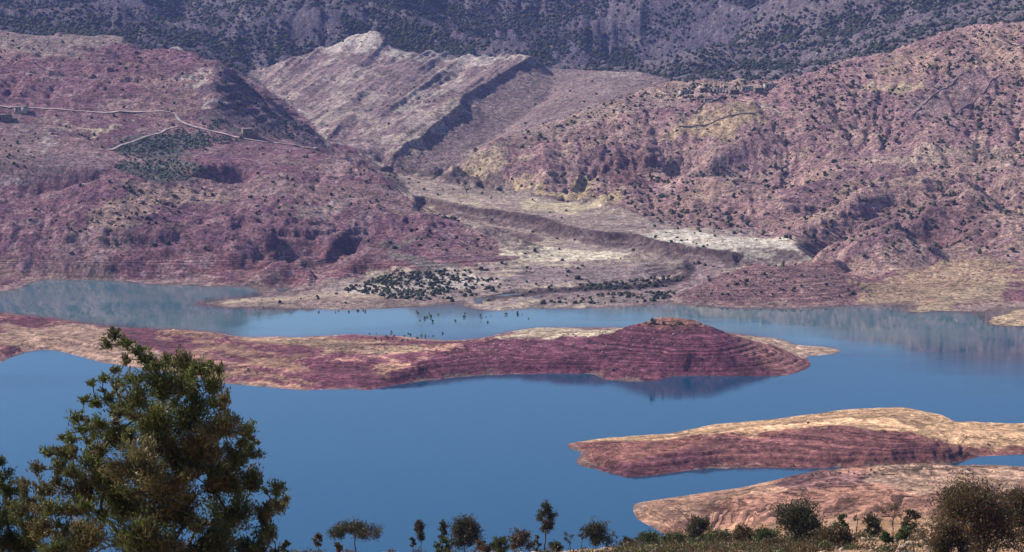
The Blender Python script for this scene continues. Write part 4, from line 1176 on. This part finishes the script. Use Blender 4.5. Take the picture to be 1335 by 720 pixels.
# loose boulders
bl = scatter(pm([(870, 392), (920, 362), (1010, 344), (1100, 358), (1130, 392), (1000, 400)], [RIGHT], .3), 9, 0.6, 41)
bl2 = scatter(pm([(120, 350), (330, 310), (420, 320), (520, 330), (520, 356), (300, 362)], [NORTH], .5), 22, 0.8, 42)
bl3 = scatter((REG == PENIN) * (PX > 470) * smooth(2, 5, ZG), 30, 0.6, 43)
MAT_SAVE = MAT_FARVEG
stuff_mesh('loose_rocks', np.concatenate([bl, bl2, bl3]), 0.25, 0.95, [(0.42, 0.30, 0.29), (0.30, 0.19, 0.19), (0.5, 0.4, 0.36), (0.2, 0.12, 0.12)], 'loose pale and dark rocks strewn on the lakeside slopes', 6, squash=0.6)

# ------------------------------------------------------------------ foreground trees and bushes
def tube(pts, rad, sides=6):
    pts = [Vector(p) for p in pts]; V, Fc = [], []
    for i, p in enumerate(pts):
        t = (pts[min(i + 1, len(pts) - 1)] - pts[max(i - 1, 0)]).normalized()
        a = t.cross(Vector((0.3, 1, 0.1))).normalized(); b = t.cross(a)
        for k in range(sides):
            an = 2 * math.pi * k / sides
            V.append(tuple(p + (a * math.cos(an) + b * math.sin(an)) * rad[i]))
    for i in range(len(pts) - 1):
        for k in range(sides):
            k2 = (k + 1) % sides
            Fc.append((i * sides + k, i * sides + k2, (i + 1) * sides + k2, (i + 1) * sides + k))
    return V, Fc

def limb(a, b, r0, r1, bend=0.15, n=6):
    a, b = Vector(a), Vector(b); L = (b - a).length
    off = Vector((random.uniform(-1, 1), random.uniform(-1, 1), random.uniform(-.2, 1))) * L * bend
    pts = []
    for i in range(n + 1):
        t = i / n
        p = a.lerp(b, t) + off * math.sin(math.pi * t) + Vector((random.uniform(-1, 1), random.uniform(-1, 1), random.uniform(-1, 1))) * L * 0.018
        pts.append(p)
    return pts, [r0 + (r1 - r0) * (i / n) ** 0.8 for i in range(n + 1)]

def leaves(centers, axes, length, width, cols, g):
    n = len(centers)
    ax = axes / np.maximum(np.linalg.norm(axes, axis=1, keepdims=True), 1e-6)
    rnd = g.normal(size=(n, 3)); side = np.cross(ax, rnd); side /= np.maximum(np.linalg.norm(side, axis=1, keepdims=True), 1e-6)
    L = length * (0.6 + 0.8 * g.random((n, 1))); Wd = width * (0.6 + 0.8 * g.random((n, 1)))
    v = np.stack([centers - ax * L / 2, centers + side * Wd / 2, centers + ax * L / 2, centers - side * Wd / 2], 1).reshape(-1, 3)
    f = np.arange(4 * n).reshape(n, 4)
    return v, f, np.repeat(cols, 4, 0)

PAL = {'green': [(0.08, 0.11, 0.028), (0.10, 0.12, 0.035), (0.055, 0.075, 0.025)],
       'brown': [(0.14, 0.085, 0.04), (0.095, 0.07, 0.032), (0.16, 0.095, 0.05), (0.07, 0.066, 0.03)],
       'dark': [(0.05, 0.062, 0.026), (0.07, 0.072, 0.032), (0.085, 0.062, 0.038)],
       'bright': [(0.07, 0.12, 0.03), (0.09, 0.13, 0.04)],
       'mixed': [(0.16, 0.18, 0.045), (0.09, 0.105, 0.03), (0.20, 0.15, 0.07), (0.14, 0.10, 0.05), (0.075, 0.09, 0.03), (0.14, 0.17, 0.045)]}

def plant(name, base_pt, blobs, nleaf, leaf, pal, label, category, trunk_r=0.06, fork=None, up=0.5, seed=0, twigs=3, trunk=True, part='crown', spread=0.30):
    """blobs: list of (centre offset Vector from base, radius). leaf = (length, width)"""
    g = np.random.default_rng(seed); random.seed(seed)
    e = bpy.data.objects.new(name, None); COL.objects.link(e); e.location = base_pt
    tag(e, label, category)
    fork = fork if fork is not None else Vector((0, 0, max(0.1, min(b[0].z for b in blobs) * 0.6)))
    V, Fc = [], []
    if trunk:
        pts, rad = limb((0, 0, -0.4), fork, trunk_r * 1.25, trunk_r * 0.85, 0.05)
        v, f = tube(pts, rad, 8); link('trunk', mesh_arrays('trunk', v, f), MAT_BARK, e)
    parts = []; C, A, K = [], [], []
    vol = np.array([b[1] ** 2.4 for b in blobs]); vol /= vol.sum()
    pal = np.array(PAL[pal])
    # each clump hangs on the nearest clump or fork already joined to the trunk
    order_ = sorted(range(len(blobs)), key=lambda q_: (blobs[q_][0] - fork).length)
    nodes = [(fork, -1)]; par = {}
    for q_ in order_:
        c = blobs[q_][0]
        best = min(range(len(nodes)), key=lambda w_: (nodes[w_][0] - c).length + 0.25 * (nodes[w_][0] - fork).length + (0.6 * max(0, nodes[w_][0].z - c.z)))
        par[q_] = best; nodes.append((c, q_))
    cnt = {q_: 1 for q_ in order_}
    for q_ in reversed(order_):
        pq = nodes[par[q_]][1]
        if pq >= 0: cnt[pq] += cnt[q_]
    for q_ in order_:
        (c, r), sh = blobs[q_], vol[q_]
        k0 = math.sqrt(cnt[q_] / len(blobs)); pn = nodes[par[q_]]
        start = pn[0] if (trunk or pn[1] >= 0) else Vector((random.uniform(-.15, .15), random.uniform(-.15, .15), -0.2))
        pts, rad = limb(start, c, max(trunk_r * 0.72 * k0, trunk_r * .14), max(trunk_r * 0.8 * math.sqrt(max(cnt[q_] - 1, 0.1) / len(blobs)), trunk_r * 0.1), 0.06)
        parts.append(tube(pts, rad, 5))
        n = max(20, int(nleaf * sh)); nt_ = max(3, int(twigs * 3)); per = n // nt_ + 1
        tint = pal[g.integers(0, len(pal))]
        for t in range(nt_):
            d = g.normal(size=3); d /= np.linalg.norm(d); d[2] = d[2] * 0.8 + up * 0.35
            tip = np.array(c) + d * r * (0.55 + 0.9 * g.random() ** 1.5)
            st = np.array(pts[-2]) if t % 2 else np.array(c)
            tp, tr = limb(Vector(st), Vector(tip), trunk_r * 0.13, trunk_r * 0.05, 0.1, 4)
            parts.append(tube(tp, tr, 3))
            u_ = g.random((per, 1)) ** 0.6
            cen = st + (tip - st) * u_ + g.normal(size=(per, 3)) * r * spread
            C.append(cen); ax = (tip - st)[None] / max(np.linalg.norm(tip - st), 1e-3) + g.normal(size=(per, 3)) * 0.7 + np.array([0, 0, up])
            A.append(ax)
            mixc = np.where(g.random((per, 1)) < 0.55, tint[None], pal[g.integers(0, len(pal), per)])
            K.append(mixc * (0.65 + 0.7 * g.random((per, 1))))
    v, f = join(parts); link('branches', mesh_arrays('branches', v, f), MAT_BARK, e)
    v, f, k = leaves(np.concatenate(C), np.concatenate(A), leaf[0], leaf[1], np.concatenate(K), g)
    me = mesh_arrays(part, v, f); set_color(me, k)
    link(part, me, MAT_LEAF, e)
    return e

def pix_blobs(base_pt, R, lst, depth=0.5, seed=0):
    r = random.Random(seed); out = []
    for px, py, rp in lst:
        Rj = R + r.uniform(-depth, depth)
        az, te = ray(px, py)
        p = Vector((Rj * math.sin(az), Rj * math.cos(az), H + Rj * float(te)))
        out.append((p - base_pt, rp / FPX * Rj))
    return out

# the big tree on the left
B = at(215, 45)
big = [(212, 505, 30), (238, 470, 20), (262, 482, 22), (235, 500, 26), (280, 505, 22), (292, 520, 12), (180, 520, 24), (160, 532, 20), (128, 555, 16), (108, 562, 14), (92, 575, 14), (62, 592, 12), (155, 570, 30), (200, 550, 36), (250, 545, 38), (290, 560, 30),
       (318, 562, 18), (322, 585, 14), (310, 600, 24), (120, 600, 26), (80, 612, 20), (180, 610, 42), (240, 610, 44), (290, 625, 36), (330, 632, 22), (362, 640, 15), (364, 660, 16), (345, 672, 20), (60, 640, 18), (40, 655, 14), (105, 650, 34), (165, 660, 44), (230, 670, 46), (300, 675, 40), (350, 695, 22),
       (50, 690, 26), (110, 705, 40), (190, 715, 48), (270, 715, 46), (330, 720, 30), (200, 580, 35), (260, 585, 36), (140, 625, 30), (215, 640, 40),
       (150, 438, 12), (140, 450, 10), (162, 448, 12), (176, 458, 12), (190, 468, 14), (205, 478, 15), (165, 470, 10), (150, 484, 9), (135, 494, 10), (120, 500, 8), (150, 502, 12), (172, 494, 13), (110, 522, 9), (125, 525, 12), (142, 520, 13), (100, 545, 12), (85, 592, 14), (48, 610, 12), (30, 632, 12), (25, 668, 18), (70, 665, 20), (80, 720, 26)]
_r = random.Random(19)
for px, py, rp in list(big):
    if rp > 12:
        for k in range(2):
            a_ = _r.uniform(0, 6.28)
            big.append((px + math.cos(a_) * rp * 1.05, py + math.sin(a_) * rp * 1.0, rp * 0.42))
big = [(px, py, rp * 0.92) for px, py, rp in big]
plant('olive_tree', B, pix_blobs(B, 45, big, 1.3, 3), 122000, (0.11, 0.031), 'mixed', 'big loose crowned olive green tree filling the lower left corner', 'tree', 0.11, Vector((0, 0, 1.1)), 0.7, 3, twigs=6, spread=0.17)
B = at(-30, 48)
plant('olive_tree', B, pix_blobs(B, 48, [(30, 640, 12), (38, 690, 22), (30, 715, 24), (0, 600, 10), (-8, 625, 18), (10, 640, 14), (-25, 650, 26), (22, 662, 10), (5, 675, 20), (-20, 690, 30), (15, 705, 22), (-40, 620, 20), (-35, 715, 30)], 0.7, 4), 26000, (0.095, 0.028), 'green', 'leafy green tree cut off by the left picture edge', 'tree', 0.08, Vector((0, 0, 0.9)), 0.7, 4, twigs=5, spread=0.18)

def bush(px, top, wpx, R, kind, pal, label, seed, nblob=9, dens=1.0, cat='bush', lean=0.0):
    b = at(px, R); wpx = wpx * 1.15
    az, te = ray(px, top)
    ht = max(0.6, H + R * float(te) - b.z); wd = wpx / FPX * R
    r = random.Random(seed); bl = []
    if kind == 'tree':                       # clear stem, oval crown
        for k in range(nblob):
            t = (k + 0.5) / nblob
            zc = ht * (0.42 + 0.52 * t); rad = wd * 0.5 * math.sin(math.pi * (0.12 + 0.8 * t)) 
            a = r.uniform(0, 6.28); d = rad * r.uniform(0.1, 0.75)
            bl.append((Vector((math.cos(a) * d, math.sin(a) * d, zc)), max(0.12, wd * 0.21 * r.uniform(0.8, 1.2))))
        return plant('tree', b, bl, int(3200 * dens), (0.13, 0.06), pal, label, 'tree', max(0.035, ht * 0.014), Vector((0.02, 0, ht * 0.4)), 0.7, seed, spread=0.24)
    if kind == 'umbrella':
        for k in range(nblob):
            a = r.uniform(0, 6.28); d = wd * 0.46 * math.sqrt(r.random())
            bl.append((Vector((math.cos(a) * d, math.sin(a) * d * 0.8, ht * (0.88 - 0.16 * (d / wd * 2) ** 2 + r.uniform(-.10, .05)))), wd * 0.11))
        return plant('tree', b, bl, int(9000 * dens), (0.13, 0.06), pal, label, 'tree', 0.06, Vector((0, 0, ht * 0.3)), 0.8, seed)
    if kind == 'bare':
        for k in range(nblob):
            a = r.uniform(0, 6.28); d = wd * 0.4 * r.random()
            bl.append((Vector((math.cos(a) * d, math.sin(a) * d, ht * r.uniform(0.45, 0.95))), wd * 0.16))
        return plant('bush', b, bl, int(500 * dens), (0.09, 0.03), pal, label, cat, 0.05, None, 1.0, seed, 5, False, 'foliage')
    for k in range(int(nblob * 1.7)):
        a = r.uniform(0, 6.28); t = r.random() ** 0.8; d = wd * 0.42 * math.sqrt(r.random()) * (1.05 - 0.55 * t)
        bl.append((Vector((math.cos(a) * d, math.sin(a) * d * 0.8, ht * (0.16 + 0.70 * t))), wd * 0.15 * r.uniform(0.6, 1.5)))
    bl.append((Vector((wd * .05, 0, ht * 0.86)), wd * 0.1))
    return plant('bush', b, bl, int(2.0 * dens * wpx * (wpx * 0.5 + 20)), (0.145, 0.07) if R > 110 else (0.12, 0.055), pal, label, cat, 0.05, None, 0.6, seed, 4, False, 'foliage', 0.22)

bush(372, 700, 18, 120, 'bush', 'dark', 'small dark bush at the right foot of the big tree', 101, 5)
bush(415, 696, 15, 150, 'tree', 'brown', 'tiny round headed tree between the big tree and the flat topped tree', 102, 7, .5)
bush(441, 706, 14, 148, 'bush', 'brown', 'low brown scrub left of the flat topped tree', 103, 5)
bush(463, 685, 64, 146, 'umbrella', 'dark', 'flat topped spreading dark tree at the bottom edge', 104, 44)
bush(548, 679, 19, 152, 'tree', 'dark', 'slim round headed tree standing alone against the water', 105, 9, .8)
bush(538, 700, 9, 152, 'tree', 'dark', 'tiny sapling beside the slim round headed tree', 106, 5, .3)
bush(577, 679, 16, 150, 'tree', 'dark', 'slim tree touching the left side of the tall dense bush', 107, 8, .7)
bush(577, 702, 22, 146, 'bush', 'green', 'low bush at the foot of the tall dense bush', 108, 6)
bush(606, 674, 46, 148, 'bush', 'dark', 'tall dense dark bush at the bottom middle', 109, 22, 1.5)
bush(630, 704, 24, 140, 'bush', 'brown', 'low brownish bush right of the tall dense bush', 110, 7)
bush(651, 702, 32, 142, 'bush', 'green', 'low rounded green bush right of the middle', 111, 9)
bush(681, 688, 36, 150, 'bush', 'brown', 'grey brown pointed bush left of the tall slender tree', 112, 14, .8)
bush(699, 696, 14, 151, 'bush', 'brown', 'narrow scrub right beside the tall slender tree trunk', 113, 6, .8)
bush(711, 655, 26, 150, 'tree', 'dark', 'tall slender tree with bare trunk and oval crown against the lake', 114, 16, 1.5)
bush(724, 706, 24, 148, 'bush', 'dark', 'low dark scrub right of the tall slender tree', 115, 7)
bush(742, 694, 18, 152, 'bare', 'dark', 'sparse feathery shrub left of the mounded bush', 116, 8)
bush(758, 688, 12, 153, 'bare', 'dark', 'thin upright shrub touching the mounded bush', 117, 5)
bush(777, 684, 44, 150, 'bush', 'dark', 'mounded dark bush above the pale stones', 118, 18, 1.2)
bush(799, 689, 12, 152, 'bare', 'brown', 'leafless sapling right of the mounded bush', 119, 5, .15)
bush(818, 708, 20, 148, 'bush', 'dark', 'low scrub at the stony ground edge left of the headland tip', 120, 6)
bush(846, 696, 36, 150, 'bush', 'green', 'low green bush below the nearest headland tip', 121, 11)
bush(878, 704, 36, 143, 'bush', 'green', 'low spreading bush left below the round bush', 122, 9)
bush(908, 674, 42, 150, 'bush', 'dark', 'round topped dark bush against the banded headland', 123, 18, 1.2)
bush(940, 697, 44, 146, 'bush', 'green', 'low green scrub right of the round topped bush', 124, 11)
bush(971, 686, 34, 140, 'bush', 'brown', 'brownish bush with a pointed top left of the large bush', 125, 12)
bush(1000, 692, 40, 135, 'bush', 'green', 'low green bush at the left foot of the large bush', 126, 12)
bush(1040, 658, 74, 122, 'bush', 'dark', 'large dark bush in front of the nearest headland', 127, 30, 1.2)
bush(1085, 690, 60, 112, 'bush', 'brown', 'brown bush in front of the pale stalks', 128, 16)
bush(1097, 667, 22, 138, 'bush', 'green', 'narrow green shrub just right of the large bush', 129, 9, .9)
bush(1115, 672, 12, 140, 'bare', 'brown', 'thin leafless shrub between two green shrubs', 130, 5, .3)
bush(1136, 671, 30, 140, 'bush', 'dark', 'dark rounded shrub left of the twiggy upright bush', 131, 10)
bush(1164, 656, 34, 130, 'bare', 'brown', 'twiggy upright brown bush on the stony slope', 132, 16, 2.2)
bush(1187, 661, 26, 132, 'bush', 'dark', 'dark upright bush touching the twiggy brown bush', 133, 11)
bush(1179, 686, 20, 118, 'bush', 'bright', 'small bright green round bush on the stony slope', 134, 8, 1.3)
bush(1155, 694, 18, 116, 'bush', 'bright', 'low bright green tuft left of the small round bush', 135, 6)
bush(1214, 672, 36, 126, 'bare', 'brown', 'thin brown scrub left of the big right bush', 136, 14, 1.5)
bush(1262, 634, 120, 92, 'bush', 'brown', 'big brown leaved bush at the lower right', 137, 46, .9)
bush(1330, 632, 80, 95, 'bush', 'brown', 'tall brown bush cut off by the right picture edge', 138, 30, .9)
bush(1235, 682, 60, 88, 'bush', 'brown', 'low brown bush at the foot of the big right bush', 139, 16)
bush(1010, 708, 40, 108, 'bush', 'brown', 'low brown scrub at the bottom edge under the large bush', 140, 10)

# low scrub between the bushes, along the brow of the slope
gu = np.random.default_rng(88); C_, A_, K_ = [], [], []
for k in range(620):
    px = gu.uniform(380, 1350) if k % 4 else gu.uniform(800, 1060); R = gu.uniform(92, 153)
    p = np.array(at(px, R)); r = gu.uniform(0.2, 0.62) * (1.2 if 800 < px < 1080 else 0.8); n_ = int(95 * r / 0.4)
    d = gu.normal(size=(n_, 3)); d[:, 2] = np.abs(d[:, 2]) * 0.8
    C_.append(p + d * r * 0.5); A_.append(d + np.array([0, 0, 0.6]))
    t = np.array(PAL[('dark', 'brown', 'green', 'brown')[gu.integers(0, 4)]]); K_.append(t[gu.integers(0, len(t), n_)] * (0.6 + 0.8 * gu.random((n_, 1))))
v, f, k_ = leaves(np.concatenate(C_), np.concatenate(A_), 0.14, 0.06, np.concatenate(K_), gu)
me = mesh_arrays('undergrowth', v, f); set_color(me, k_)
tag(link('undergrowth', me, MAT_LEAF), 'low dark scrub carpeting the brow of the slope', kind='stuff')

# ------------------------------------------------------------------ stones of the slope
smesh = []
for k in range(6):
    v, f = ico(1, 900 + k, 0.30, 0.6)
    v[:, 0] *= 1.25
    me = mesh_arrays('stone', v, f); me.materials.append(MAT_STONE); smesh.append(me)
random.seed(77)
for k in range(290):
    px = random.uniform(640, 1345) if k % 3 else random.uniform(1090, 1240); R = 92 + 58 * random.random() ** 0.8
    p = at(px, R); s = random.choice((0.15, 0.2, 0.2, 0.25, 0.25, 0.3, 0.35, 0.45, 0.6)) * random.uniform(.8, 1.2)
    o = link('stone', random.choice(smesh), parent=slope_obj); o.location = (p.x, p.y, p.z - 0.12 * s)
    o.scale = (s, s * random.uniform(.7, 1.1), s * random.uniform(.7, 1.1)); o.rotation_euler = (random.uniform(-.3, .3), random.uniform(-.3, .3), random.uniform(0, 6.28))
npb = 2600
ga = np.random.default_rng(12); R = 90 + 62 * ga.random(npb); a = ray(500 + 860 * ga.random(npb), 700)[0]
pb = np.stack([R * np.sin(a), R * np.cos(a), ground(a, R)], -1)
stuff_mesh('gravel', pb, 0.05, 0.2, [(0.5, 0.38, 0.28), (0.42, 0.28, 0.19), (0.34, 0.24, 0.18)], None, 13, parent=slope_obj, squash=0.6)

# ------------------------------------------------------------------ haze
zt = float(ZG.max()) + 25
v, f = box(-1400, 1400, -40, 3200, -16, zt)
me = mesh_arrays('haze', v, f)
m = bpy.data.materials.new('air'); m.use_nodes = True
nn = m.node_tree; nn.nodes.clear()
out = nn.nodes.new('ShaderNodeOutputMaterial'); pv = nn.nodes.new('ShaderNodeVolumePrincipled')
pv.inputs['Color'].default_value = (0.34, 0.42, 1.0, 1)
pv.inputs['Density'].default_value = 0.00008
nn.links.new(pv.outputs[0], out.inputs['Volume'])
tag(link('haze', me, m), 'thin blue haze over the valley', kind='stuff')
